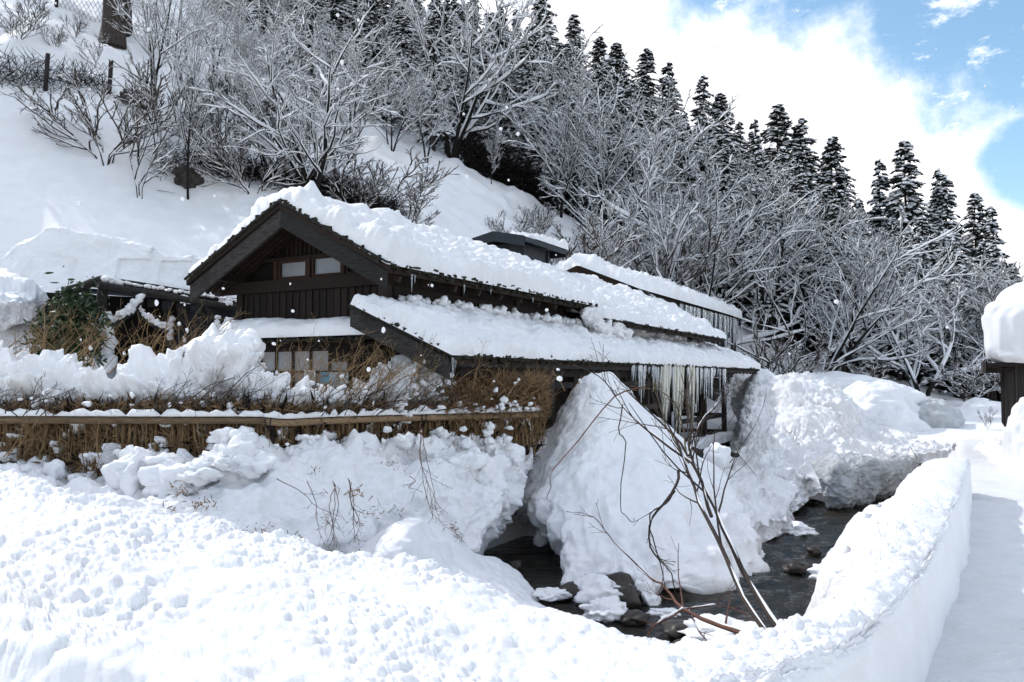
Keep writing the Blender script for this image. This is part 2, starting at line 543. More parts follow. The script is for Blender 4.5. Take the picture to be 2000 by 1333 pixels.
for x, y, z in [(-9, 9.5, -1.2), (-5, 11, -1.35), (-2, 13, -1.4), (-4, 14.5, -1.4), (0, 16, -1.5), (2, 19, -1.65), (4, 23, -1.85), (6.5, 27, -1.9),
                (9, 27, -1.4), (12, 26, -1.5), (14, 20, -1.65), (18, 20, -1.6), (13, 32, -1.2), (20, 32, -1.2), (9, 34, -1.2), (12, 12, -1.65),
                (6, 5, -1.7), (20, 8, -1.65), (30, 20, -1.5), (-14, 9, -0.6), (-20, 9, 2), (-30, 10, 7), (-11, 13, -1.2), (0, 5, -1.7), (-8, 4, -1.5), (-16, 3, 0)]:
    pts.append((x, y, z))
pts = np.array(pts)
SCL = 40.0


def _tps(r2): return 0.5 * r2 * np.log(np.maximum(r2, 1e-12))


A = pts[:, :2] / SCL
K = _tps(((A[:, None] - A[None]) ** 2).sum(-1)) + np.eye(len(A)) * 2e-4
Pm = np.c_[np.ones(len(A)), A]
sys_ = np.block([[K, Pm], [Pm.T, np.zeros((3, 3))]])
sol = np.linalg.solve(sys_, np.r_[pts[:, 2], 0, 0, 0])
UX = np.array([0.480, 0.877]); VX = np.array([0.877, -0.480])     # house length axis, river-side axis
CORNER = np.array([-1.834, 11.5])


def Hrel(x, y):
    x = np.asarray(x, float); y = np.asarray(y, float); sh = x.shape
    q = np.c_[x.ravel(), y.ravel()] / SCL
    o_ = np.zeros(len(q))
    for s in range(0, len(q), 20000):
        w = q[s:s + 20000]
        o_[s:s + 20000] = _tps(((w[:, None] - A[None]) ** 2).sum(-1)) @ sol[:-3] + sol[-3] + w @ sol[-2:]
    z = o_.reshape(sh)
    # lowland of the stream: right of the lean-to edge and in front of the fence
    qv = (x - CORNER[0]) * VX[0] + (y - CORNER[1]) * VX[1]
    qu = (x - CORNER[0]) * UX[0] + (y - CORNER[1]) * UX[1]
    low = np.maximum(sstep(qv, 1.35, 2.0) * (1 - sstep(qu, 13.5, 16.0)) , 1 - sstep(y - np.interp(x, [-3, -1.5, -.6, .2], [8.6, 9.3, 10.9, 12.3]), 0, .8))
    low *= (1 - sstep(x - y * 0.62, -1.5, 0.5) * sstep(y, 15.5, 18.5))
    low *= 1 - sstep(y, 19.5, 22.5)
    return z * (1 - low) + (-3.6) * low


def H(x, y): return Hrel(x, y) + EYE


# ------------------------------------------------------------------ setting: hillside ground
def build_ground():
    n1, n2 = 520, 400
    D = np.exp(np.linspace(math.log(7.5), math.log(170.0), n1))
    t = np.tan(np.linspace(math.radians(-58), math.radians(52), n2))
    X = D[:, None] * t[None]; Y = np.repeat(D[:, None], n2, 1)
    Z = H(X, Y)
    q = np.stack([X, Y, np.zeros_like(X)], -1)
    far = sstep(Y, 14, 30)
    Z += fbm(q * 0.22, 3) * 0.16 * (0.6 + far) + fbm(q * 0.9 + 9, 3) * 0.05 * (0.5 + far)
    Z += sstep(Y, 24, 30) * (1 - sstep(X, 6, 14)) * np.maximum(fbm(q * 0.45 + 40, 3), 0) * 0.7
    # wind-packed folds running down the smooth left slope
    left = (1 - sstep(X, -6, 0)) * (1 - sstep(Y, 22, 27))
    Z += left * 0.28 * np.maximum(0, np.sin(X * 0.30 + Y * 0.62 + 1.1 + 0.5 * fbm(q * 0.12, 2))) ** 3
    o = mesh('hillside_ground', np.stack([X, Y, Z], -1).reshape(-1, 3), gridfaces(n1, n2)[:, ::-1], M['snow_smooth'])
    tag(o, 'snow covered ground rising into the hillside', kind='structure')


build_ground()


# ------------------------------------------------------------------ stream
WATER = EYE - 2.5


def build_water():
    nx, ny = 420, 420
    x = np.linspace(-4, 14, nx); y = np.linspace(4.0, 24, ny)
    X, Y = np.meshgrid(x, y)
    q = np.stack([X * 1.3, Y * 2.6, X * 0], -1)
    rough_ = sstep(X - Y * .0, .5, 2.5)
    Z = WATER + fbm(q * 0.9, 3) * 0.030 * (.35 + rough_) + fbm(q * 2.6 + 5, 3) * 0.026 * rough_ * (0.7 + fbm(q * 0.3 + 7, 2))
    tag(mesh('stream_water', np.stack([X, Y, Z], -1).reshape(-1, 3), gridfaces(ny, nx), M['water']), 'dark rippling water of the stream', kind='structure')
    X, Y = np.meshgrid(np.linspace(-8, 20, 60), np.linspace(1.5, 26, 60))
    Z = WATER - 0.35 + fbm(np.stack([X, Y, X * 0], -1), 3) * 0.12
    tag(mesh('stream_bed', np.stack([X, Y, Z], -1).reshape(-1, 3), gridfaces(60, 60), M['bed']), 'muddy bed under the stream', kind='structure')


build_water()


# ------------------------------------------------------------------ foreground snow bank and ploughed wall
def build_bank():
    crest = [(-420, 850, -.80), (-200, 890, -.88), (0, 925, -.95), (100, 957, -.98), (200, 985, -1.0), (300, 1008, -1.03), (400, 1022, -1.05), (500, 1045, -1.08), (600, 1075, -1.1),
             (700, 1092, -1.13), (800, 1112, -1.15), (900, 1150, -1.18), (1000, 1190, -1.2), (1080, 1208, -1.21), (1150, 1245, -1.22), (1200, 1278, -1.24),
             (1300, 1285, -1.24), (1400, 1274, -1.22), (1500, 1268, -1.2), (1540, 1258, -1.22), (1570, 1228, -1.2), (1620, 1195, -1.19), (1652, 1130, -1.18),
             (1662, 1070, -1.18), (1708, 1003, -1.17), (1765, 955, -1.16), (1782, 922, -1.16), (1812, 910, -1.16), (1855, 905, -1.16), (1893, 903, -1.17)]
    near = [(-420, 1150, -1.0), (-200, 1190, -1.03), (0, 1230, -1.06), (150, 1265, -1.09), (300, 1300, -1.12), (450, 1335, -1.14), (600, 1365, -1.16), (750, 1390, -1.18), (900, 1410, -1.2),
            (1000, 1420, -1.2), (1100, 1425, -1.2), (1200, 1425, -1.2), (1300, 1415, -1.18), (1400, 1390, -1.16), (1500, 1350, -1.15), (1600, 1305, -1.13),
            (1660, 1275, -1.12), (1700, 1245, -1.12), (1730, 1215, -1.12), (1760, 1180, -1.12), (1786, 1150, -1.12), (1812, 1110, -1.12), (1835, 1070, -1.12),
            (1852, 1035, -1.12), (1868, 1000, -1.12), (1878, 970, -1.12), (1886, 945, -1.13), (1890, 928, -1.13), (1893, 912, -1.14), (1895, 903, -1.15)]
    nc = len(crest)
    C = np.array([PZ(*c) for c in crest]); Nn = np.array([PZ(*c) for c in near])
    ncol = 1300
    # columns spaced evenly over what the bank's two edges span
    ca, na = np.array(crest), np.array(near)
    tt = np.r_[0, np.cumsum(np.maximum(np.hypot(np.diff(ca[:, 0]), np.diff(ca[:, 1])), np.hypot(np.diff(na[:, 0]), np.diff(na[:, 1]))) + 5)]; tt = tt / tt[-1] * (nc - 1)

    def res(Q):
        k = np.linspace(0, nc - 1, ncol); s = np.interp(k, tt, np.arange(nc))
        i = np.minimum(s.astype(int), nc - 2); f = (s - i)[:, None]
        r = Q[i] * (1 - f) + Q[i + 1] * f
        w = np.hanning(31); w /= w.sum(); pad = np.pad(r, ((15, 15), (0, 0)), mode='edge')
        return np.stack([np.convolve(pad[:, j], w, 'valid') for j in range(3)], 1)
    C, Nn = res(C), res(Nn)
    out_ = unit(np.c_[(C - Nn)[:, :2], np.zeros(ncol)])
    rows = []
    Nn = Nn.copy(); Nn[:, 2] -= 0.05
    slope_ = (0.06 + 0.5 * (1 - sstep(Nn[:, 0], 0.2, 1.3)))[:, None]
    base = Nn - out_ * slope_; base[:, 2] = -0.06
    for f in np.linspace(0, 1, 42)[:-1]:           # the shovel-cut near face
        r = base * (1 - f) + Nn * f
        r = r.copy(); r += out_ * (0.03 * (f ** 6))[..., None] if False else 0
        rows.append(r)
    nt_ = 250
    for f in np.linspace(0, 1, nt_):
        r = Nn * (1 - f) + C * f
        r[:, 2] += 0.05 * np.sin(f * math.pi)
        r[:, 2] += 0.05 * (1 - math.exp(-f * 22)); r[:, 2] -= 0.08 * math.exp(-(1 - f) * 14)
        rows.append(r)
    last = rows[-1]
    for f in np.linspace(0, 1, 40)[1:]:            # far side drops to the stream
        r = last + out_ * (0.08 + 0.55 * f ** 0.8 * 1.3) * (f > 0); r = r.copy()
        r[:, 2] = last[:, 2] - 1.9 * f ** 1.25
        rows.append(r)
    G = np.array(rows)
    Nr = gnormals(G); Nr = np.where((Nr[..., 2:] < -0.3), -Nr, Nr)
    up = Nr[..., 2]
    p2 = G[..., :2] + 0.012 * np.stack([fbm(G * 6, 2), fbm(G * 6 + 31, 2)], -1)
    kk_ = np.arange(len(rows))[:, None]; fz = 1 - sstep(kk_, 44, 70)
    p2 = p2 + np.stack([0 * G[..., 2], -1.1 * G[..., 2] * fz], -1)
    clod = cellbump(p2 * 6.5, 0.25, 0.62) / 6.5 * 0.72 + cellbump(p2 * 15 + 3.3, 0.2, 0.66) / 15 * 0.75 + cellbump(p2 * 34 + 9.1, 0.2, 0.6) / 34 * 0.6 * (1 - sstep(G[..., 0], 1.8, 3.0))
    patch = 0.35 + 0.65 * sstep(fbm(G * 0.9 + 5, 3), -0.35, 0.30)
    pb = sstep(fbm(G * 1.6 + 40, 3), -.2, .5)
    clod = cellbump(p2 * 6.0, 0.2, 0.66) / 6.0 * 0.75 * pb + cellbump(p2 * 2.7 + 7, 0.2, 0.6) / 2.7 * 0.22 * (1 - pb) + cellbump(p2 * 14 + 3.3, 0.2, 0.66) / 14 * 0.8 + cellbump(p2 * 33 + 9.1, 0.2, 0.6) / 33 * 0.8 * (1 - sstep(G[..., 0], 1.8, 3.0))
    d = clod * patch * 0.78
    d += fbm(G * 1.3 + 3, 3) * 0.045 + fbm(G * 3.1, 3) * 0.02 + fbm(G * 8 + 4, 3) * 0.010
    k = np.arange(len(rows))[:, None]
    face = (1 - sstep(k, 38, 60)) * (0.25 + 0.75 * sstep(Nn[:, 0], 0.3, 1.2))[None]
    ridge = fbm(np.stack([G[..., 0] * 9, G[..., 1] * 9, G[..., 2] * 5], -1), 3) * 0.008
    d = d * (1 - face) + face * (ridge + fbm(G * 3, 3) * 0.02)
    wallpart = sstep(G[..., 0], 2.4, 3.2)
    d = d * (1 - 0.62 * wallpart) + wallpart * fbm(G * np.array([1.2, 0.9, 1.0]) + 2, 3) * 0.05
    dirv = unit(Nr * np.array([0.8, 0.8, 1.0]) + np.array([0, 0, 0.35]))
    ff_ = np.clip(face, 0, 1)[..., None]; dirv = unit(dirv * (1 - ff_) + (-np.repeat(out_[None], len(rows), 0)) * ff_)
    G = G + dirv * d[..., None]
    o = mesh('roadside_snow_bank', G.reshape(-1, 3), gridfaces(len(rows), ncol)[:, ::-1], M['snow'])
    tag(o, 'lumpy roadside snow bank with a shovel cut wall along the road', kind='structure')
    return C, Nn


CREST, NEAR = build_bank()


def build_road():
    n1, n2 = 420, 340
    D = np.exp(np.linspace(math.log(1.2), math.log(21.0), n1))
    t = np.linspace(-1.2, 1.15, n2)
    X = D[:, None] * t[None]; Y = np.repeat(D[:, None], n2, 1)
    q = np.stack([X, Y, X * 0], -1)
    Z = fbm(q * np.array([2.2, 5.5, 1]) , 4) * 0.028 + fbm(q * np.array([6, 19, 1]) + 8, 4) * 0.016 + cellbump(q[..., :2] * np.array([7, 13]) + .4 * fbm(q * 3, 2)[..., None], .2, .6) * .018 + cellbump(q[..., :2] * 9, .2, .5) * 0.012 * sstep(fbm(q * 1.3, 2), 0, .5)
    xr = 0.62 * Y + 0.85
    Z += sstep(X, xr + 0.4, xr + 3.5) * 0.10
    Z -= 0.03
    drop = sstep(Y - 0.0, 3.6, 4.6) * (1 - sstep(X - Y * (0.50 + 0.05 * sstep(Y, 10.3, 12.0)), -0.75 + 0.55 * sstep(Y, 10.3, 12.0), -0.45 + 0.55 * sstep(Y, 10.3, 12.0)))
    Z -= drop * 3.4
    Z -= sstep(Y, 17.5, 20) * (1 - sstep(X, 8, 9.5)) * 0.8
    o = mesh('snowy_road', np.stack([X, Y, Z], -1).reshape(-1, 3), gridfaces(n1, n2)[:, ::-1], M['snow_road'])
    tag(o, 'trampled snow packed road running past the shed', kind='structure')


build_road()


# ------------------------------------------------------------------ far-side banks of the stream
def lumpy(scale=1.0, amp=1.0, clod=1.0, undercut=0.0):
    def f(G, Nn):
        d = fbm(G * 0.9 * scale, 4) * 0.12 * amp + fbm(G * 3.2 * scale + 7, 4) * 0.045 * amp
        if clod: d = d + cellbump3(G * 3.0 * scale + 0.4 * fbm(G * 2, 2)[..., None]) * 0.06 * clod + cellbump3(G * 8 * scale + 3) * 0.02 * clod
        return d
    return f


def pg(rows): return [[P(*c) for c in r] for r in rows]


def bank_disp(G, Nn):
    d = lumpy(1.25, 1.0, 1.0)(G, Nn)
    d += fbm(G * 2.3 + 11, 3) * 0.06 + cellbump3(G * 2.1 + 0.5 * fbm(G * 1.3, 2)[..., None]) * 0.12
    q = G[..., 1] - np.interp(G[..., 0], [-9, -3, -1.5, -.6, .2], [8.6, 8.6, 9.2, 10.0, 10.8])
    top = sstep(q, -.3, .4)
    return d + top * (0.20 * fbm(G * 2.6 + 4, 4) - 0.08)


# bank under the fence
o = sheet('fence_snow_bank', pg([
    [(-250, 900, 10.4), (0, 900, 10.2), (260, 892, 10.1), (520, 872, 10.0), (760, 850, 10.8), (900, 838, 11.6), (1000, 835, 12.4), (1060, 880, 12.6)],
    [(-250, 940, 9.2), (0, 935, 9.15), (260, 930, 9.1), (520, 890, 9.05), (760, 885, 9.9), (900, 870, 10.6), (985, 865, 11.3), (1030, 900, 12.0)],
    [(-250, 970, 8.3), (0, 968, 8.3), (260, 965, 8.3), (520, 940, 8.5), (740, 950, 9.2), (900, 910, 10.1), (985, 910, 10.6), (1010, 930, 11.6)],
    [(-250, 1010, 7.9), (0, 1000, 7.9), (260, 985, 7.7), (500, 1010, 8.1), (720, 1020, 8.7), (880, 985, 9.6), (985, 965, 10.1), (1000, 960, 11.2)],
    [(-250, 1060, 7.7), (0, 1060, 7.7), (260, 1040, 7.4), (480, 1060, 7.8), (700, 1080, 8.4), (860, 1060, 9.3), (945, 1045, 9.8), (985, 985, 11.0)],
    [(-250, 1120, 7.7), (0, 1120, 7.7), (260, 1100, 7.5), (470, 1120, 7.8), (690, 1140, 8.4), (850, 1105, 9.2), (935, 1075, 9.8), (965, 1010, 11.2)],
    [(-250, 1200, 7.9), (0, 1200, 7.9), (260, 1200, 7.8), (470, 1200, 8.0), (680, 1200, 8.6), (850, 1150, 9.9), (925, 1080, 10.6), (955, 1025, 11.6)]]),
    340, 520, M['snow'], bank_disp, flip=True)
tag(o, 'lumpy snow slope below the brush fence', kind='structure')

# smooth tongue of snow in front of the culvert
o = sheet('snow_tongue', pg([
    [(700, 1060, 8.8), (800, 1005, 9.0), (860, 1030, 9.3), (920, 1075, 9.6), (985, 1100, 9.9), (1040, 1150, 9.5), (1072, 1188, 8.9)],
    [(700, 1080, 8.2), (790, 1025, 8.3), (850, 1045, 8.6), (905, 1085, 8.9), (965, 1125, 9.0), (1020, 1165, 8.8), (1070, 1196, 8.6)],
    [(700, 1120, 7.8), (780, 1080, 7.9), (840, 1100, 8.1), (895, 1135, 8.2), (950, 1165, 8.2), (1005, 1190, 8.3), (1055, 1215, 8.3)],
    [(700, 1220, 7.5), (780, 1200, 7.6), (840, 1210, 7.6), (895, 1230, 7.7), (950, 1245, 7.7), (1000, 1260, 7.7), (1040, 1250, 7.9)]]),
    110, 160, M['snow'], lumpy(1.2, 0.5, 0.7), flip=True)
tag(o, 'tongue of fallen snow sloping into the stream', kind='structure')


# the big heap that slid off the roof
def heap_disp(G, Nn):
    d = fbm(G * 1.3 + 3, 4) * 0.10 + fbm(G * np.array([5, 5, 1.6]), 4) * 0.03
    low = 1 - sstep(G[..., 2], -0.35, 0.35)
    d += cellbump3(G * 3.2 + 0.4 * fbm(G * 2, 2)[..., None]) * 0.09 * low + cellbump3(G * 9) * 0.018 * (0.3 + low)
    d += (fbm(np.stack([G[..., 0] * 4.5, G[..., 1] * 2, G[..., 2] * 0.4], -1), 2) * 0.16) * low
    # the right skirt spreads towards the other bank
    off = np.zeros_like(G); off[..., 0] = (0.34 * sstep(G[..., 0], 1.6, 3.0) * sstep(-G[..., 2], -1.1, 0.4))
    return Nn * d[..., None] + off


o = sheet('snow_heap', pg([
    [(1155, 735, 13.1), (1152, 732, 12.9), (1155, 730, 12.8), (1165, 728, 12.7), (1178, 729, 12.7), (1190, 733, 12.8), (1196, 736, 13.0), (1190, 738, 13.2)],
    [(1128, 770, 13.6), (1124, 765, 13.1), (1135, 768, 12.5), (1160, 770, 12.2), (1190, 768, 12.2), (1215, 768, 12.5), (1226, 768, 13.0), (1220, 770, 13.6)],
    [(1060, 850, 14.0), (1064, 845, 13.1), (1095, 850, 12.1), (1150, 850, 11.6), (1205, 845, 11.6), (1262, 840, 12.0), (1295, 838, 12.9), (1290, 840, 14.0)],
    [(992, 905, 14.0), (998, 900, 12.9), (1050, 910, 11.8), (1120, 915, 11.1), (1205, 915, 10.9), (1290, 905, 11.3), (1352, 905, 12.7), (1350, 905, 14.0)],
    [(972, 955, 13.5), (982, 950, 12.3), (1040, 975, 11.3), (1110, 985, 10.5), (1210, 985, 10.2), (1320, 980, 10.6), (1398, 980, 12.2), (1400, 980, 13.5)],
    [(985, 978, 13.2), (1003, 985, 11.8), (1062, 1025, 10.8), (1118, 1050, 10.0), (1215, 1050, 9.7), (1335, 1050, 9.9), (1425, 1050, 11.2), (1430, 1040, 12.5)],
    [(1005, 985, 13.2), (1030, 1012, 11.7), (1085, 1068, 10.5), (1108, 1105, 9.7), (1215, 1100, 9.4), (1330, 1110, 9.4), (1430, 1100, 10.5), (1450, 1080, 11.5)],
    [(1020, 1000, 13.2), (1045, 1040, 12.0), (1096, 1085, 10.6), (1108, 1148, 9.5), (1215, 1135, 9.4), (1325, 1155, 9.2), (1425, 1128, 10.2), (1450, 1100, 11.3)],
    [(1030, 1000, 13.2), (1060, 1045, 12.4), (1110, 1085, 11.3), (1125, 1140, 10.2), (1215, 1125, 10.1), (1320, 1135, 10.1), (1415, 1115, 10.9), (1440, 1090, 11.8)]]),
    330, 300, M['snow'], heap_disp, flip=True)
tag(o, 'tall pointed heap of snow slid off the roof into the stream', 'snow heap')

o = sheet('hollow_shade_sheet', pg([  # dark sheet added so the hollow beside the heap reads as deep shade
    [(880, 960, 11.6), (960, 960, 12.2), (1040, 960, 12.8), (1120, 970, 13.2)], [(880, 1010, 11.8), (960, 1010, 12.4), (1040, 1010, 13.0), (1120, 1010, 13.2)],
    [(880, 1050, 11.9), (960, 1050, 12.5), (1040, 1050, 12.9), (1120, 1050, 13)], [(880, 1120, 11.5), (960, 1110, 11.9), (1040, 1110, 12.1), (1120, 1120, 12.2)]]),
    40, 60, M['bed'], lumpy(1.5, .6, 1.0), flip=True)
tag(o, 'dark earth coloured sheet imitating the shade in the hollow under the snow', kind='structure')

def rubble(G, Nn):
    w = G + 0.35 * fbm(G * 1.5, 2)[..., None]
    d = fbm(G * 0.7, 4) * 0.22 + fbm(G * 2.6 + 7, 4) * 0.07 + fbm(G * 9, 3) * 0.018
    k = 0.4 + 0.9 * sstep(fbm(G * 0.6 + 3, 2), -.3, .3)
    d = d - 0.34 * (1 - sstep(G[..., 2], -0.1, 1.2))
    return d + k * (cellbump3(w * 1.7) * 0.11 + cellbump3(w * 4.2 + 2) * 0.09 + cellbump3(G * 10) * 0.03)


# right-hand bank
o = sheet('right_snow_bank', pg([
    [(1330, 1100, 12.6), (1420, 1080, 12.6), (1470, 1070, 12.6), (1560, 1042, 13.4), (1600, 985, 16.2), (1650, 955, 17.2), (1720, 935, 18.6), (1800, 905, 19.6), (1870, 895, 20.2)],
    [(1330, 1070, 11.9), (1410, 1075, 11.8), (1475, 1066, 11.8), (1562, 1040, 12.7), (1605, 988, 15.4), (1655, 985, 15.9), (1730, 960, 17.4), (1800, 915, 19), (1870, 902, 19.5)],
    [(1330, 1030, 12.2), (1410, 1035, 12.0), (1480, 1035, 11.9), (1562, 1015, 12.8), (1612, 960, 15.6), (1665, 940, 15.9), (1735, 930, 17.2), (1800, 905, 18.6), (1870, 893, 19)],
    [(1340, 970, 13.2), (1420, 985, 12.8), (1485, 985, 12.8), (1550, 975, 13.6), (1610, 915, 16.2), (1670, 905, 16.0), (1745, 900, 17.3), (1810, 890, 18.8), (1875, 885, 19.4)],
    [(1350, 925, 14.8), (1420, 930, 14.2), (1480, 930, 14.4), (1545, 920, 15.2), (1610, 882, 17.2), (1675, 885, 17.6), (1760, 880, 18.6), (1835, 872, 19.8), (1905, 868, 20.4)],
    [(1370, 905, 17.0), (1430, 900, 16.4), (1490, 872, 16.6), (1550, 850, 17.6), (1620, 840, 18.6), (1690, 850, 19.4), (1775, 856, 20.4), (1845, 858, 21.2), (1915, 862, 22)],
    [(1400, 900, 20.5), (1445, 842, 19.5), (1500, 812, 19.8), (1560, 790, 20.4), (1630, 790, 21.4), (1710, 828, 22.2), (1790, 842, 22.6), (1860, 850, 23), (1930, 858, 24)],
    [(1430, 845, 25.0), (1462, 770, 24.2), (1515, 760, 23.8), (1570, 755, 23.8), (1640, 772, 24.4), (1720, 822, 25.0), (1800, 838, 25.2), (1880, 848, 25.4), (1950, 858, 26)],
    [(1432, 750, 28.5), (1465, 722, 28.5), (1525, 735, 28.5), (1580, 742, 28.5), (1650, 770, 28.5), (1725, 822, 27), (1810, 838, 27), (1890, 850, 27), (1955, 860, 27.5)]]),
    380, 440, M['snow_dirty'], rubble, flip=True)
tag(o, 'rough bank of ploughed and slumped snow beyond the stream', kind='structure')

# dirty old-snow face over the water
o = sheet('undercut_snow_face', pg([
    [(1585, 905, 16.0), (1640, 893, 15.6), (1690, 893, 16.0), (1740, 890, 16.8), (1800, 885, 18.0)],
    [(1592, 925, 15.2), (1645, 908, 14.9), (1695, 906, 15.3), (1745, 900, 16.2), (1800, 893, 17.6)],
    [(1604, 955, 15.1), (1655, 945, 14.9), (1705, 940, 15.4), (1752, 925, 16.3), (1800, 903, 17.6)],
    [(1612, 985, 15.2), (1660, 982, 15.2), (1712, 970, 15.9), (1755, 948, 16.9), (1800, 912, 18.0)],
    [(1616, 992, 16.0), (1662, 988, 16.2), (1712, 975, 17.0), (1755, 952, 18.0), (1800, 918, 18.6)]]),
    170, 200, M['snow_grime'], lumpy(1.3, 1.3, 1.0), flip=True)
tag(o, 'grey undercut face of old snow above the water', kind='structure')


# smooth hummock
def hummock(name, px, py, D, rx, ry, rz, label, mat='snow_smooth', seed=0, cut=None):
    n1, n2 = 70, 140
    th = np.linspace(0.02, math.pi * 0.62, n1)[:, None]; ph = np.linspace(0, 2 * math.pi, n2, endpoint=False)[None]
    d = np.stack([np.sin(th) * np.cos(ph), np.sin(th) * np.sin(ph), np.cos(th) + 0 * ph], -1)
    r = 1 + 0.16 * fbm(d * 1.4 + seed, 3) + 0.04 * fbm(d * 5 + seed, 3)
    if cut: r = r - cut(d)
    G = d * r[..., None] * np.array([rx, ry, rz])
    c = P(px, py, D)
    o_ = mesh(name, G.reshape(-1, 3), gridfaces(n1, n2, True), M[mat], loc=tuple(c))
    tag(o_, label, kind='structure')
    return o_


def carve(d):
    a = np.arctan2(d[..., 1], d[..., 0])
    g = np.exp(-((a + 0.95 + 0.35 * d[..., 2]) / 0.16) ** 2) * 0.20 + np.exp(-((a + 0.35 + 0.9 * d[..., 2]) / 0.12) ** 2) * 0.14
    return g * sstep(d[..., 2], 1.0, 0.6) + 0.05 * np.maximum(0, np.sin(d[..., 2] * 14)) * sstep(d[..., 0], 0.1, 0.5)


hummock('snow_hummock', 1722, 822, 25.8, 1.75, 1.5, 1.25, 'rounded snow hummock with a wind carved side', seed=3, cut=carve)
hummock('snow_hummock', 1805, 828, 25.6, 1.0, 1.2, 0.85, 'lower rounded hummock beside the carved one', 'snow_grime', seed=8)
hummock('snow_hummock', 1935, 850, 30.0, 1.6, 2.0, 1.25, 'smooth snow mound beside the shed', seed=12)
hummock('snow_hummock', 1610, 790, 32.0, 3.4, 2.6, 1.2, 'low snow mound at the foot of the trees', seed=17)


# carved snow wall behind the open shelter
def cutdisp(G, Nn):
    b = np.floor(G[..., 0] * 1.15 + 0.25 * np.floor(G[..., 2] * 1.6)); s = np.abs(np.sin(b * 12.9898 + np.floor(G[..., 2] * 1.6) * 78.2)) 
    return s * 0.22 + fbm(G * 1.2, 4) * 0.08 + fbm(G * 5, 3) * 0.02 + fbm(G * np.array([9, 9, 1]), 2) * 0.012


o = sheet('cut_snow_wall', pg([
    [(-160, 565, 18.1), (-40, 507, 18.2), (50, 450, 18.3), (95, 430, 18.4), (190, 452, 18.7), (280, 477, 18.9), (370, 494, 19.1), (440, 492, 19.3), (520, 502, 19.7)],
    [(-160, 570, 17.9), (-40, 510, 18.0), (50, 455, 18.05), (95, 433, 18.15), (190, 455, 18.4), (280, 480, 18.6), (370, 497, 18.8), (440, 495, 19.0), (520, 505, 19.4)],
    [(-160, 600, 17.8), (-40, 540, 17.9), (35, 490, 17.9), (90, 465, 18.05), (190, 480, 18.3), (280, 505, 18.5), (370, 520, 18.7), (440, 520, 18.9), (520, 530, 19.3)],
    [(-160, 640, 17.5), (-40, 590, 17.6), (20, 545, 17.7), (80, 530, 17.9), (180, 535, 18.15), (270, 545, 18.35), (370, 560, 18.55), (440, 560, 18.8), (520, 570, 19.1)],
    [(-160, 700, 17.2), (-40, 680, 17.2), (10, 640, 17.4), (80, 620, 17.6), (170, 620, 17.8), (270, 640, 18.0), (370, 640, 18.2), (440, 640, 18.5), (520, 650, 18.8)]]),
    150, 260, M['snow'], cutdisp, flip=True)
tag(o, 'shovel cut face of deep snow behind the open shelter', kind='structure')
o = sheet('corner_snow_mass', pg([
    [(-200, 500, 15.5), (-60, 520, 15.2), (0, 535, 15.0), (50, 545, 15.2), (85, 560, 15.6)],
    [(-200, 540, 14.5), (-60, 545, 14.2), (0, 555, 14.0), (60, 570, 14.4), (92, 580, 15.2)],
    [(-200, 590, 14.2), (-60, 585, 13.8), (0, 590, 13.5), (60, 595, 14.0), (85, 598, 15.0)],
    [(-200, 640, 14.2), (-60, 640, 14.0), (0, 625, 13.9), (50, 618, 14.5), (75, 612, 15.4)],
    [(-200, 650, 15.2), (-60, 650, 15.2), (0, 640, 15.0), (40, 625, 15.4), (60, 615, 16)]]),
    90, 110, M['snow'], lumpy(1.0, 1.2, 1.4), flip=True)
tag(o, 'overhanging lump of snow at the corner of the cutting', kind='structure')

# ------------------------------------------------------------------ the bathhouse
HZ = EYE - 1.3                                    # world height of the house's local zero
HROT = math.atan2(UX[1], UX[0])


def hx(px, y):
    """local x at which the line y = const stands in column px"""
    t = (px - 1000) / F
    X0, Y0 = CORNER[0] + VX[0] * -y, CORNER[1] + VX[1] * -y
    return (t * Y0 - X0) / (UX[0] - t * UX[1])


def hy(px, x):
    t = (px - 1000) / F
    X0, Y0 = CORNER[0] + UX[0] * x, CORNER[1] + UX[1] * x
    return (t * Y0 - X0) / (-VX[0] + t * VX[1])


def hz(py, x, y):
    D = CORNER[1] + UX[1] * x - VX[1] * y
    return (738 - py) / F * D + 1.3


def pbox(name, mat, parent, *b, label=None, smooth=False):
    m = MB(); m.box(*b); o_ = m.build(name, M[mat], parent, smooth)
    if label: o_['label'] = label
    return o_


def pbar(name, mat, parent, a, b, w, h, up=(0, 0, 1), label=None):
    m = MB(); m.bar(a, b, w, h, up); o_ = m.build(name, M[mat], parent)
    if label: o_['label'] = label
    return o_


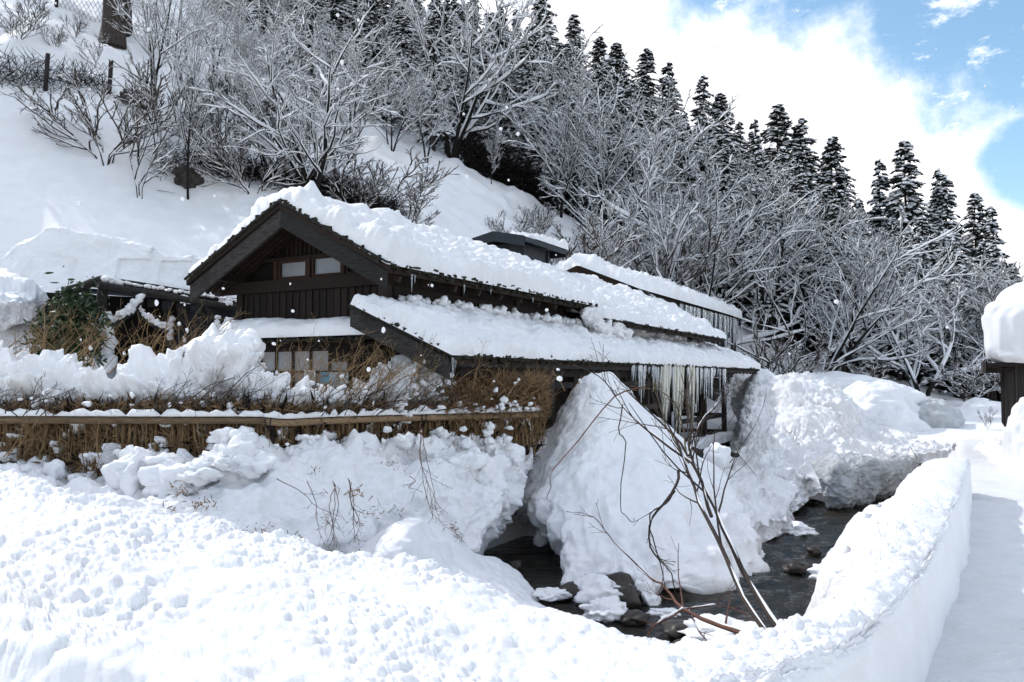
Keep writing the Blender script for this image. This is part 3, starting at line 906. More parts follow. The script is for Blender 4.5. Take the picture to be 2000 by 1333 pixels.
def roof_snow(name, parent, path, x0, x1, T, nx, nt_, mat='snow_roof', round_=0.2, amp=1.0, seed=0.0, clod=1.0, x0f=None, label=None, ripple=0.0):
    """path: list of (y, z) across the roof in local space; columns run along x"""
    path = np.array(path, float); sl_ = np.r_[0, np.cumsum(np.linalg.norm(np.diff(path, axis=0), axis=1))]; Ls = sl_[-1]
    c = np.linspace(0, 1, nt_); c = (0.5 - 0.5 * np.cos(c * math.pi)) * 0.35 + c * 0.65; s = c * Ls
    y = np.interp(s, sl_, path[:, 0]); z = np.interp(s, sl_, path[:, 1])
    kk = np.hanning(9); kk /= kk.sum()
    zz = np.convolve(np.pad(z, 4, mode='edge'), kk, 'valid'); z = np.where((s > 0.3) & (s < Ls - 0.3), zz, z)
    u = np.linspace(0, 1, nx); u = (0.5 - 0.5 * np.cos(u * math.pi)) * 0.15 + u * 0.85
    xs = x0 + (x1 - x0) * u
    G = np.zeros((nx, nt_, 3)); G[..., 0] = xs[:, None]; G[..., 1] = y[None]; G[..., 2] = z[None]
    if x0f is not None: G[..., 0] = x0f(G[..., 1]) * (1 - u[:, None]) + x1 * u[:, None]
    q = G + seed
    jit = 0.06 * fbm(q * 2.5, 3) + 0.03 * fbm(q * 9, 2)
    d = np.minimum(np.minimum(s[None] + jit, Ls - s[None] + jit), np.minimum((G[..., 0] - G[:1, :, 0]), (x1 - G[..., 0])) + jit)
    d[[0, -1]] = 0; d[:, [0, -1]] = 0
    e = np.sqrt(np.clip(1 - (1 - np.clip(d / round_, 0, 1)) ** 2, 0, 1))
    h = T * (1.45 - .62 * sstep(G[..., 0], 2, 8.5) if name == 'roof_snow' and parent.name.startswith('wooden') and nx > 400 else 1) * (1 + 0.25 * amp * fbm(q * 0.8, 2)) + 0.09 * amp * fbm(q * 2.2 + 3, 4)
    h += clod * (cellbump(q[..., :2] * np.array([3.2, 3.6]) + 0.5 * fbm(q * 1.7, 2)[..., None], .2, .6) * 0.11 + cellbump(q[..., :2] * 7.5, .2, .6) * 0.05) * sstep(fbm(q * 1.1 + 7, 2), -0.5, 0.35)
    h += 0.022 * clod * fbm(q * 11, 3)
    if ripple: h += ripple * fbm(q * np.array([7.0, 0.8, 0.8]), 3)
    dy, dz = np.gradient(y), np.gradient(z)
    n_ = np.stack([0 * y, -dz, dy], -1); n_ = unit(n_); n_ = np.where(n_[:, 2:] < 0, -n_, n_)
    n_ = unit(n_ + np.array([0, 0, 0.6]))
    G = G + n_[None] * (np.maximum(h, 0.03) * e)[..., None]
    # the eave edge of the snow sags a little
    o_ = mesh(name, G.reshape(-1, 3), gridfaces(nx, nt_), M[mat], parent)
    if label: o_['label'] = label
    return o_


def moss_edge(parent, a, b, n, seed, drop=0.05, name='mossy_edge'):
    """ragged bark, shingle ends and moss along a roof edge"""
    r = np.random.default_rng(seed); m = MB(); a, b = np.array(a), np.array(b); t = unit(b - a)
    for k in range(n):
        p = a + (b - a) * r.random() + r.normal(0, 0.012, 3); L_ = r.uniform(0.03, 0.11); h = r.uniform(0.012, 0.035)
        p[2] -= r.random() ** 3 * drop
        m.bar(p - t * L_ / 2, p + t * L_ / 2 + r.normal(0, 0.012, 3), r.uniform(0.03, 0.09), h)
    o_ = m.build(name, M['moss'], parent); o_['kind'] = 'stuff'
    return o_


ICE = []


def icicle_meshes():
    for k in range(6):
        r = np.random.default_rng(50 + k); S = 9
        z = -np.linspace(0, 1, S); rad = (1 - np.linspace(0, 1, S)) ** 0.8 * (1 + 0.2 * r.random(S)); rad[-1] = 0.05
        p = np.stack([np.cumsum(r.normal(0, .06, S)) * 0.4, np.cumsum(r.normal(0, .06, S)) * 0.4, z], -1)
        p[0] = (0, 0, 0)
        ICE.append((p, rad))


icicle_meshes()
_icem = {}


def icicle(parent, p, L_, r_, k, mat='ice', name='icicle'):
    key = (k, mat)
    if key not in _icem:
        p_, rad = ICE[k]
        a_ = np.arange(6) * math.pi / 3 + k
        V = np.stack([p_[:, None, 0] * 1.5 + rad[:, None] * np.cos(a_), p_[:, None, 1] * 1.5 + rad[:, None] * np.sin(a_), p_[:, None, 2] + 0 * a_[None]], -1).reshape(-1, 3)
        Fq = gridfaces(len(rad), 6, True)
        o_ = mesh(name, V, Fq, M[mat]); _icem[key] = o_.data; bpy.data.objects.remove(o_)
    o_ = bpy.data.objects.new(name, _icem[key]); COL.objects.link(o_); o_.parent = parent
    o_.location = p; o_.scale = (r_, r_, L_); o_.rotation_euler = (0, 0, random.random() * 6.28)
    return o_


W_ = 2.9
RZ, EZ = 2.59 + 1.3, 1.56 + 1.3                   # ridge and eave heights, local
E1 = 0.465
SLOPE = (RZ - EZ) / (W_ / 2 + E1)


def main_house():
    h = empty('wooden_bathhouse', (CORNER[0], CORNER[1], HZ), HROT,
              'long dark wooden bathhouse with thick snow on its roof above the stream', 'bathhouse')
    XV = -0.6                                       # verge plane
    # --- roof decks
    m = MB()
    for (ya, za, yb, zb) in ((W_ / 2, RZ, -E1, EZ), (W_ / 2, RZ, W_ + E1, EZ)):
        m.hexa([(XV, ya, za - .13), (16.2, ya, za - .13), (16.2, yb, zb - .13), (XV, yb, zb - .13),
                (XV, ya, za - .02), (16.2, ya, za - .02), (16.2, yb, zb - .02), (XV, yb, zb - .02)])
    m.build('roof_deck', M['beam'], h)
    y2, z2 = -0.85, EZ - (0.85 - E1) * SLOPE
    m = MB(); m.hexa([(6.3, -.1, EZ - .30 - .36 * SLOPE + .36 * SLOPE), (16.3, -.1, EZ - .30), (16.3, y2, z2 - .24), (6.3, y2, z2 - .24),
                      (6.3, -.1, EZ - .15), (16.3, -.1, EZ - .15), (16.3, y2, z2 - .10), (6.3, y2, z2 - .10)])
    m.build('lower_roof_deck', M['beam'], h)
    # --- bargeboards with a trim board above
    def bb(name, mat, a, b, w, hh, dx, dz, label=None):
        A_ = np.array([XV + dx, a[0], a[1] + dz]); B_ = np.array([XV + dx, b[0], b[1] + dz]); m = MB()
        m.hexa([(A_[0], A_[1], A_[2] - hh), (B_[0], B_[1], B_[2] - hh), (B_[0] + w, B_[1], B_[2] - hh), (A_[0] + w, A_[1], A_[2] - hh),
                (A_[0], A_[1], A_[2]), (B_[0], B_[1], B_[2]), (B_[0] + w, B_[1], B_[2]), (A_[0] + w, A_[1], A_[2])])
        o_ = m.build(name, M[mat], h)
        if label: o_['label'] = label
    bb('bargeboard', 'barge', (W_ / 2, RZ), (-E1 - .02, EZ), .05, .27, -.03, -.10)
    bb('bargeboard', 'barge', (W_ / 2 + .004, RZ), (W_ + E1 + .02, EZ), .05, .27, -.03, -.10)
    bb('verge_trim', 'beam', (W_ / 2, RZ), (-E1 - .06, EZ), .09, .07, -.07, -.03)
    bb('verge_trim', 'beam', (W_ / 2 + .004, RZ), (W_ + E1 + .06, EZ), .09, .07, -.07, -.03)
    bb('verge_trim', 'barge', (W_ / 2, RZ), (-E1 - .08, EZ), .12, .03, -.10, .012)
    bb('verge_trim', 'barge', (W_ / 2 + .004, RZ), (W_ + E1 + .08, EZ), .12, .03, -.10, .012)
    # ends of the roof battens poking out along the verge
    for k in range(7):
        f = (k + 0.35) / 6.6
        y = W_ / 2 - 0.03 - f * (W_ / 2 + E1); z = RZ - (W_ / 2 - y) * SLOPE + .045
        pbox('batten_end', 'beam', h, XV - .09, XV + .15, y - .022, y + .022, z - .03, z + .032)
        y = W_ / 2 + 0.05 + f * (W_ / 2 + E1); z = RZ - (y - W_ / 2) * SLOPE + .045
        pbox('batten_end', 'beam', h, XV - .09, XV + .15, y - .022, y + .022, z - .03, z + .032)
    moss_edge(h, (XV - .05, W_ / 2, RZ + .02), (XV - .05, -E1, EZ + .02), 120, 1, .03)
    moss_edge(h, (XV - .05, W_ / 2, RZ + .02), (XV - .05, W_ + E1, EZ + .02), 120, 2, .03)
    moss_edge(h, (XV, -E1 - .03, EZ), (8.0, -E1 - .03, EZ), 520, 3, .10)
    moss_edge(h, (6.5, y2 - .03, z2 - .12), (16.3, y2 - .03, z2 - .12), 420, 4, .06)
    # --- soffit rafters
    for k in range(11):
        y = -E1 + 0.05
        x = XV + .35 + k * 0.72
        pbar('rafter', 'beam', h, (x, 0.05, EZ - .13 - .06 + E1 * SLOPE), (x, -E1 + .02, EZ - .19), .06, .08)
    for k in range(5):
        x = XV + .12 + k * .12
        pbar('rafter', 'beam', h, (x, W_ / 2 + .05, RZ - .19), (x, W_ + E1 - .04, EZ - .19), .04, .06)
    # purlins under the gable overhang
    for y in (0.05, W_ - .05, W_ / 2):
        z = RZ - abs(y - W_ / 2) * SLOPE - .25
        pbox('purlin', 'redbeam' if y > 1 else 'beam', h, XV + .06, .2, y - .06, y + .06, z - .07, z + .07)
    # --- gable wall: boards above and below the tie beam
    zb0, zb1 = 0.2, 2.70
    n = 21; ws = W_ / n
    r = random.Random(4)
    for k in range(n):                              # lower boards, one by one
        y0 = k * ws
        pbox('wall_board', 'plank', h, -.02 - r.uniform(0, .014), .03, y0 + .004, y0 + ws - .004, 1.75, 2.64)
        pbox('cover_strip', 'plank', h, -.045, -.02, y0 - .014, y0 + .014, 1.75, 2.64)
    n2 = 30; ws = (W_ - .1) / n2
    for k in range(n2):                             # slender battens in the gable triangle
        y0 = .05 + k * ws; yc = y0 + ws / 2
        top = RZ - abs(yc - W_ / 2) * SLOPE - .18
        if top < 3.20: continue
        pbox('gable_board', 'greypost' if k % 5 == 9 else 'plank', h, .02, .05, y0 + .003, y0 + ws - .003, 3.17, top)
        pbox('batten', 'beam', h, -.005, .02, y0 - .009, y0 + .009, 3.17, top - .02)
    pbox('backing_wall', 'dark', h, .05, .09, .02, W_ - .02, 1.0, 3.05)
    m = MB(); m.hexa([(.055, .05, 2.9), (.085, .05, 2.9), (.085, W_ - .05, 2.9), (.055, W_ - .05, 2.9),
                      (.055, W_ / 2 - .06, RZ - .2), (.085, W_ / 2 - .06, RZ - .2), (.085, W_ / 2 + .06, RZ - .2), (.055, W_ / 2 + .06, RZ - .2)])
    m.build('gable_backing', M['dark'], h)
    pbox('tie_beam', 'redbeam', h, -.09, -.0, -.12, W_ + .55, 2.645, 2.83)
    pbox('lintel', 'beam', h, -.06, .02, .2, W_ - .55, 3.125, 3.18)
    pbox('corner_post', 'post', h, -.09, .06, -.08, .07, .3, 2.9)
    pbox('corner_post', 'redbeam', h, -.07, .06, W_ - .07, W_ + .06, .3, 2.7)
    # --- gable windows
    for (pa, pb, py0, py1) in ((548, 597, 540, 512), (613, 666, 534, 503), (680, 712, 530, 508)):
        ya, yb = hy(pb, 0), hy(pa, 0); zm = (ya + yb) / 2
        z0, z1 = hz(py0, 0, zm), hz(py1, 0, zm)
        w = empty('window', (0, 0, 0)); w.parent = h
        if pa == 680: w['label'] = 'small dark window under the slope'
        m = MB(); t = .035
        m.box(-.035, .03, ya - t, ya, z0 - t, z1 + t); m.box(-.035, .03, yb, yb + t, z0 - t, z1 + t)
        m.box(-.035, .03, ya, yb, z0 - t, z0); m.box(-.035, .03, ya, yb, z1, z1 + t)
        m.build('frame', M['frame'], w)
        pbox('pane', 'glass' if pa != 680 else 'dark', w, .008, .02, ya, yb, z0, z1)
    for px in (540, 604, 672):
        y = hy(px, 0); pbox('mullion_post', 'frame', h, -.055, .03, y - .035, y + .035, 2.83, 3.13)
    # --- window band below the awning
    xb = -.08
    pbox('wall_plate', 'redbeam', h, xb - .05, xb + .03, -.1, 2.9, 1.735, 1.86)
    zs = (1.10, 1.40, 1.735)
    edges = [484, 511.5, 541.5, 574, 608.5, 645.5, 683]
    for k in range(6):
        ya, yb = hy(edges[k + 1], xb) + .02, hy(edges[k], xb) - .02
        w = empty('paper_window', (0, 0, 0)); w.parent = h
        m = MB()
        m.box(xb - .03, xb + .01, ya - .022, ya, 1.0, 1.735); m.box(xb - .03, xb + .01, yb, yb + .022, 1.0, 1.735)
        m.box(xb - .03, xb + .01, ya, yb, 1.375, 1.405); m.box(xb - .03, xb + .01, ya, yb, 1.70, 1.735)
        m.build('frame', M['beam'], w)
        pbox('pane', 'paper', w, xb, xb + .012, ya, yb, 1.405, 1.70)
        pbox('pane', 'paperlow', w, xb, xb + .012, ya, yb, 1.0, 1.375)
    ya, yb = hy(684, xb), hy(652, xb)
    pbox('pane_reflection', 'redbeam', h, xb - .045, xb - .02, ya, yb, hz(707, xb, ya), hz(680, xb, ya), label='dark brown panel imitating a reflection in the rightmost pane')  # brown panel stands in for the dark reflection on this pane
    pbox('lower_wall', 'dark', h, xb + .03, xb + .12, -.1, W_, .3, 1.74)
    # --- awning
    m = MB(); m.hexa([(-.42, -.14, 1.84), (-.42, 2.92, 1.84), (0, 2.92, 2.02), (0, -.14, 2.02), (-.42, -.14, 1.87), (-.42, 2.92, 1.87), (0, 2.92, 2.05), (0, -.14, 2.05)])
    m.build('awning_roof', M['barge'], h)
    moss_edge(h, (-.43, -.12, 1.85), (-.43, 2.9, 1.85), 90, 9, .02)
    for k in range(5):
        y = .1 + k * .66; pbar('awning_bracket', 'beam', h, (-.38, y, 1.80), (-.05, y, 1.90), .05, .06)
    # snow on the awning: thick at the left, thinning towards the lean-to
    n1, n2_ = 160, 50
    u = np.linspace(0, 1, n1)[:, None]; v = np.linspace(0, 1, n2_)[None]
    y = 2.95 - u * 3.02; a = v * math.pi
    hgt = (0.24 - 0.10 * sstep(u, .62, 1.0)) * (1 + .12 * np.sin(u * 9)) + 0 * v
    X = -.20 - .26 * np.cos(a) * (1 + .06 * np.sin(u * 23)); Z = 1.90 + .17 * v * 0 + np.sin(a) ** .55 * hgt + (0.06 * (1 - np.cos(a)))
    G = np.stack([X + 0 * u, y + 0 * v, Z], -1)
    G[..., 2] += 0.02 * fbm(G * 4, 3) * np.sin(a); G[..., 0] += 0.045 * fbm(G * 3.2 + 5, 3) * np.sin(a)
    G[[0, -1], :, 2] = 1.9
    mesh('awning_snow', G.reshape(-1, 3), gridfaces(n1, n2_)[:, ::-1], M['snow_smooth'], h)
    # --- river side wall above the lean-to
    for k in range(44):
        x0 = .06 + k * .37
        pbox('side_board', 'plank', h, x0 + .004, x0 + .366, -.01 - r.uniform(0, .012), .03, 2.1, EZ + .12)
    pbox('side_beam', 'redbeam', h, .07, 8.2, -.10, -.02, 2.46, 2.64)
    pbox('side_beam', 'beam', h, .07, 15.9, -.08, -.02, 2.16, 2.26)
    for k in range(8):
        pbox('side_post', 'post', h, 2.0 + k * 1.9, 2.12 + k * 1.9, -.06, -.012, 2.1, EZ + .1)
    pbox('end_wall', 'plank', h, 15.9, 16.0, 0, W_, .2, EZ + .2)
    pbox('rear_wall', 'plank', h, .1, 15.9, W_ - .08, W_ - .02, .2, EZ + .1)
    # --- lean-to roof
    XL0, XL1, YL = -.70, 17.8, -1.62
    ZT, ZE = 1.02 + 1.3, .312 + 1.3
    m = MB()
    m.hexa([(XL0, 0, ZT - .12), (XL1, 0, ZT - .12), (XL1, YL, ZE - .12), (XL0, YL, ZE - .12),
            (XL0, 0, ZT - .02), (XL1, 0, ZT - .02), (XL1, YL, ZE - .02), (XL0, YL, ZE - .02)])
    m.build('lean_to_roof', M['beam'], h)
    m = MB(); m.hexa([(XL0 - .04, .03, ZT - .32), (XL0 + .01, .03, ZT - .32), (XL0 + .01, YL + .05, ZE - .33), (XL0 - .04, YL + .05, ZE - .33),
                      (XL0 - .04, .03, ZT - .06), (XL0 + .01, .03, ZT - .06), (XL0 + .01, YL + .05, ZE - .06), (XL0 - .04, YL + .05, ZE - .06)])
    m.build('bargeboard', M['barge'], h)
    m = MB(); m.hexa([(XL0 - .09, .03, ZT - .055), (XL0 + .05, .03, ZT - .055), (XL0 + .05, YL - .03, ZE - .055), (XL0 - .09, YL - .03, ZE - .055),
                      (XL0 - .09, .03, ZT - .015), (XL0 + .05, .03, ZT - .015), (XL0 + .05, YL - .03, ZE - .015), (XL0 - .09, YL - .03, ZE - .015)])
    m.build('verge_trim', M['barge'], h)
    m = MB(); m.hexa([(XL1 - .05, 0, ZT - .3), (XL1, 0, ZT - .3), (XL1, YL + .03, ZE - .26), (XL1 - .05, YL + .03, ZE - .26),
                      (XL1 - .05, 0, ZT - .1), (XL1, 0, ZT - .1), (XL1, YL + .03, ZE - .1), (XL1 - .05, YL + .03, ZE - .1)])
    m.build('bargeboard', M['barge'], h)
    moss_edge(h, (XL0, YL - .03, ZE - .04), (XL1, YL - .03, ZE - .04), 700, 5, .03)
    moss_edge(h, (XL0 - .06, .0, ZT + .0), (XL0 - .06, YL, ZE + .0), 90, 6, .02)
    for k in range(5):
        f = (k + .5) / 5; y = -f * 1.6; z = ZT + (ZE - ZT) * f + .02
        pbox('batten_end', 'beam', h, XL0 - .10, XL0 + .2, y - .025, y + .025, z - .02, z + .034)
    # fascia, rafters
    pbox('fascia', 'barge', h, XL0 + .2, XL1 - .1, YL + .02, YL + .05, ZE - .17, ZE - .1)
    for k in range(34):
        x = 1.2 + k * .48
        pbar('rafter', 'post', h, (x, -.1, ZT - .19), (x, YL + .06, ZE - .17), .06, .08)
    YP = -1.42
    pbox('eave_beam', 'beam', h, -.3, 14.9, YP - .06, YP + .06, ZE - .30, ZE - .17)
    # posts of the veranda
    for px in (1012, 1075, 1118, 1200, 1228, 1262, 1322, 1374, 1413):
        x = hx(px, YP); w = .055 if px < 1300 else .085
        pbox('veranda_post', 'greypost' if px in (1075, 1200, 1228) else 'post', h, x - w, x + w, YP - .055, YP + .055, -.75 if px < 1300 else -.5, ZE - .3)
    xa, xz = hx(1075, YP), hx(1412, YP)
    for zz in (1.30 - .12, 1.30 - .62):
        m = MB(); m.box(xa - 1.2, hx(1300, YP) + .2, YP - .045, YP + .03, zz - .06, zz + .04); m.build('rail', M['greypost'], h)
    xr0 = hx(1322, YP)
    for py in (762, 810, 842):
        z = hz(py, 14, YP)
        pbox('rail', 'post', h, xr0, xz, YP - .04, YP + .04, z - .06, z + .05)
    # end frame of the veranda, and its far side seen through it
    for y in (YP + .7, -.05):
        pbox('veranda_post', 'post', h, xz - .07, xz + .07, y - .06, y + .06, -.5, ZE)
    for py in (762, 810, 842):
        z = hz(py, 14, YP); pbox('rail', 'post', h, xz - .04, xz + .04, YP, -.05, z - .06, z + .05)
    # boards closing the back of the veranda
    for k in range(40):
        x0 = -.2 + k * .34
        if x0 > hx(1330, -.1): break
        pbox('veranda_back_board', 'plank', h, x0, x0 + .335, -.05, -.02, -.3, 2.1)
    pbox('veranda_floor', 'beam', h, -.2, xz + .1, YP - .1, 0, -.62, -.50)
    pbox('sill_beam', 'post', h, xr0 - .6, xz + .15, YP - .16, YP + .12, -.66, -.50)
    # snow on the sill
    V = []; n1 = 60
    path = [(YP - .26, -.49), (YP + .0, -.47), (YP + .25, -.47)]
    roof_snow('sill_snow', h, path, xr0 - .8, xz + .25, .22, 70, 26, 'snow_smooth', .14, .6, 3.0, 0.2)
    # --- roof snow
    ov = .07
    roof_snow('roof_snow', h, [(W_ + E1 + ov, EZ - .03), (W_ / 2, RZ), (-E1 - ov, EZ - .03)], XV - .08, 16.35, .17, 460, 210, seed=1.3, round_=.2, amp=1.15, clod=1.15)
    roof_snow('roof_snow', h, [(.4, EZ - .05), (y2 - .07, z2 - .12)], 6.25, 16.5, .20, 300, 70, seed=5.1, round_=.2, amp=1.1, clod=1.2)
    roof_snow('lean_to_snow', h, [(-.03, ZT - .02), (YL - .06, ZE - .03)], XL0 - .12, XL1 + .12, .19, 520, 120, seed=9.7, round_=.19, amp=.8, clod=.75, ripple=.03)
    # crumbled snow lying against the wall on top of the lean-to
    r2 = np.random.default_rng(12); lm = MB()
    for k in range(230):
        x = r2.uniform(.1, 14); add_lump(lm, (x, -.14 - abs(r2.normal(0, .12)), ZT + .15 - abs(r2.normal(0, .03))), r2.uniform(.03, .10) * (1.3 if x > 6 else 1), r2, 2, .8, .7)
    for k in range(60):
        x = r2.uniform(5.9, 7.6); f = r2.random(); add_lump(lm, (x, -.55 - .35 * f, EZ - .32 - .45 * f + .2 * r2.random()), r2.uniform(.06, .16), r2, 3, .8, .7)
    o_ = lm.build('crumbled_snow', M['snow_roof'], h, True); o_['kind'] = 'stuff'
    # --- icicles
    r = random.Random(8)
    for px, ln in ((802, 38), (808, 18), (905, 20), (957, 10), (1040, 12)):
        x = hx(px, -E1 - .03); D = 10.9 + .877 * x; icicle(h, (x, -E1 - .04, EZ - .1), ln * D / F, .016, r.randrange(6))
    for px, ln in ((882, 52), (887, 30)):
        x = hx(px, YL); icicle(h, (x, YL - .02, ZE - .05), ln * 10.2 / F, .018, r.randrange(6))
    for k in range(84):
        px = 1232 + (1418 - 1232) * (k + r.random() * .8) / 84
        x = hx(px, YL); D = 10.1 + .877 * x
        ln = r.choice((18, 26, 34, 45, 60, 78)) * (1.25 if 1275 < px < 1385 else .85) * r.uniform(.7, 1.2)
        icicle(h, (x, YL - .03 + r.uniform(-.03, .05), ZE - .06), ln * D / F, r.uniform(.022, .04), r.randrange(6))
    for px, ln, w in ((1249, 92, .05), (1255, 70, .04), (1292, 128, .10), (1297, 145, .09), (1303, 95, .09), (1318, 140, .10), (1324, 165, .09), (1313, 100, .09), (1330, 90, .08), (1343, 110, .10), (1350, 125, .09), (1358, 84, .07), (1388, 75, .05)):
        x = hx(px, YL); D = 10.1 + .877 * x
        icicle(h, (x, YL - .02, ZE - .02), ln * D / F, w * .8, r.randrange(6), 'ice2' if w > .06 else 'ice')
    return h


def _ico(sub):
    import bmesh
    b = bmesh.new(); bmesh.ops.create_icosphere(b, subdivisions=sub, radius=1)
    V = np.array([v.co[:] for v in b.verts]); Fq = np.array([[v.index for v in f.verts] for f in b.faces]); b.free()
    return V, Fq


_ICO = {k: _ico(k) for k in (1, 2, 3, 4)}


def add_lump(mb, c, r, rng, sub=2, flat=0.8, amp=0.5):
    V, Fq = _ICO[sub]
    sh = rng.uniform(0.8, 1.25, 3); sh[2] *= flat
    o_ = rng.uniform(0, 50, 3)
    d = 1 + amp * fbm(V * 1.2 + o_, 2) + amp * .45 * fbm(V * 3.1 + o_, 2 if sub > 2 else 1)
    mb.add(V * d[:, None] * sh * r + np.array(c), Fq)


HOUSE = main_house()


# ------------------------------------------------------------------ the building behind
def second_building():
    yr, ye, x0, x1 = 3.2, 1.2, 14.1, 27.7
    zr, ze = 3.6 + 1.3, 2.72 + 1.3
    h = empty('rear_bathhouse', (CORNER[0], CORNER[1], HZ), HROT, 'long rear building with a reddish gable and a curtain of icicles under its eave', 'building')
    m = MB()
    for ya, yb in ((yr, ye), (yr, 2 * yr - ye)):
        m.hexa([(x0, ya, zr - .16), (x1, ya, zr - .16), (x1, yb, ze - .16), (x0, yb, ze - .16), (x0, ya, zr - .03), (x1, ya, zr - .03), (x1, yb, ze - .03), (x0, yb, ze - .03)])
    m.build('roof_deck', M['beam'], h)
    for yb in (ye, 2 * yr - ye):
        m = MB(); m.hexa([(x0 - .05, yr, zr - .3), (x0 + .03, yr, zr - .3), (x0 + .03, yb, ze - .3), (x0 - .05, yb, ze - .3),
                          (x0 - .05, yr, zr), (x0 + .03, yr, zr), (x0 + .03, yb, ze), (x0 - .05, yb, ze)]); m.build('bargeboard', M['frame'], h)
    m = MB(); m.hexa([(x0 + .3, ye + .2, 1.5), (x0 + .4, ye + .2, 1.5), (x0 + .4, 2 * yr - ye - .2, 1.5), (x0 + .3, 2 * yr - ye - .2, 1.5),
                      (x0 + .3, yr - .1, zr - .2), (x0 + .4, yr - .1, zr - .2), (x0 + .4, yr + .1, zr - .2), (x0 + .3, yr + .1, zr - .2)])
    m.build('gable_wall', M['frame'], h)
    for k in range(12): pbox('wall_board', 'plank', h, 15 + k, 15.98 + k, ye + .5, ye + .58, -.5, ze + .1)
    pbox('end_post', 'frame', h, 27.2, 27.45, ye + .1, ye + .3, -.5, ze - .2)
    pbar('eave_bracket', 'redbeam', h, (27.6, ye + .6, ze - .9), (27.6, ye - .05, ze - .2), .12, .16)
    pbox('eave_beam', 'beam', h, x0 + .3, x1 - .2, ye + .1, ye + .25, ze - .35, ze - .2)
    roof_snow('roof_snow', h, [(2 * yr - ye + .1, ze), (yr, zr), (ye - .1, ze)], x0 - .1, x1 + .15, .34, 260, 110, seed=3.3, round_=.3, amp=1.3, clod=1.6)
    moss_edge(h, (x0, ye - .04, ze - .1), (x1, ye - .04, ze - .1), 260, 15, .1)
    r = random.Random(3)
    for k in range(54):
        px = 1326 + (1441 - 1326) * (k + r.random() * .8) / 54
        x = hx(px, ye); D = CORNER[1] + UX[1] * x + .48 * ye
        icicle(h, (x, ye - .05 + r.uniform(-.05, .05), ze - .1), r.uniform(42, 74) * (.75 + .25 * sstep(px, 1330, 1380)) * D / F, r.uniform(.035, .065), r.randrange(6))
    icicle(h, (hx(1449, ye), ye, ze - .1), 62 * 36 / F, .05, 2)


second_building()


def roof_vent():
    h = empty('roof_vent_house', (CORNER[0], CORNER[1], HZ), HROT, 'dark grey louvred vent hut rising behind the main roof ridge', 'roof vent')
    yr, zr, ye, ze, x0, x1 = 2.64, 3.60 + 1.3, 1.78, 3.42 + 1.3, 7.7, 10.1
    for a, b in ((yr, ye), (yr, 2 * yr - ye)):
        m = MB(); m.hexa([(x0, a, zr - .10), (x1, a, zr - .10), (x1, b, ze - .10), (x0, b, ze - .10), (x0, a, zr), (x1, a, zr), (x1, b, ze), (x0, b, ze)])
        m.build('roof_panel', M['slate'], h)
        m = MB(); m.hexa([(x0 - .04, a, zr - .24), (x0, a, zr - .24), (x0, b, ze - .24), (x0 - .04, b, ze - .24), (x0 - .04, a, zr + .01), (x0, a, zr + .01), (x0, b, ze + .01), (x0 - .04, b, ze + .01)])
        m.build('bargeboard', M['slate'], h)
    pbox('fascia', 'slate', h, x0, x1, ye - .02, ye + .02, ze - .13, ze - .005)
    pbox('fascia', 'slate', h, x1, x1 + .04, ye, 2 * yr - ye, ze - .2, ze)
    pbox('body', 'slate', h, x0 + .45, x1 - .45, ye + .3, 2 * yr - ye - .3, 2.8, zr - .25)
    for x in (x0 + .45, x1 - .6): pbox('corner_trim', 'slate', h, x, x + .09, ye + .25, ye + .32, 2.8, ze - .1)
    for k in range(12):
        z = 3.25 + k * .085
        m = MB(); m.bar((x0 + .5, ye + .26, z), (x1 - .6, ye + .26, z), .06, .02, up=(0, .6, 1)); m.build('louvre_slat', M['slate'], h)
    roof_snow('vent_snow', h, [(yr + .1, zr), (ye - .05, ze)], x0 + .55, x1 + .05, .12, 90, 34, seed=21, round_=.12, amp=1.4, clod=1.6)


roof_vent()


# ------------------------------------------------------------------ shed at the right edge
def snow_block(name, parent, c, rad, e, seed, mat='snow_smooth', amp=.08, lab=None):
    n1, n2 = 90, 140
    th = np.linspace(-math.pi / 2, math.pi / 2, n1)[:, None]; ph = np.linspace(0, 2 * math.pi, n2, endpoint=False)[None]
    p = lambda v: np.sign(v) * np.abs(v) ** e
    G = np.stack([p(np.cos(th)) * p(np.cos(ph)), p(np.cos(th)) * p(np.sin(ph)), p(np.sin(th)) + 0 * ph], -1) * np.array(rad)
    d = G / np.maximum(np.linalg.norm(G, axis=-1, keepdims=True), 1e-6)
    G = G + d * (fbm(G * 1.1 + seed, 3) * amp + fbm(G * 5 + seed, 3) * amp * .12)[..., None]
    lowl = sstep(-G[..., 2], rad[2] * .1, rad[2]) * sstep(-G[..., 0], rad[0] * .5, rad[0])
    G[..., 0] += lowl * (.18 + .10 * cellbump(G[..., 1:] * 5))
    return mesh(name, (G + np.array(c)).reshape(-1, 3), gridfaces(n1, n2, True), M[mat], parent)


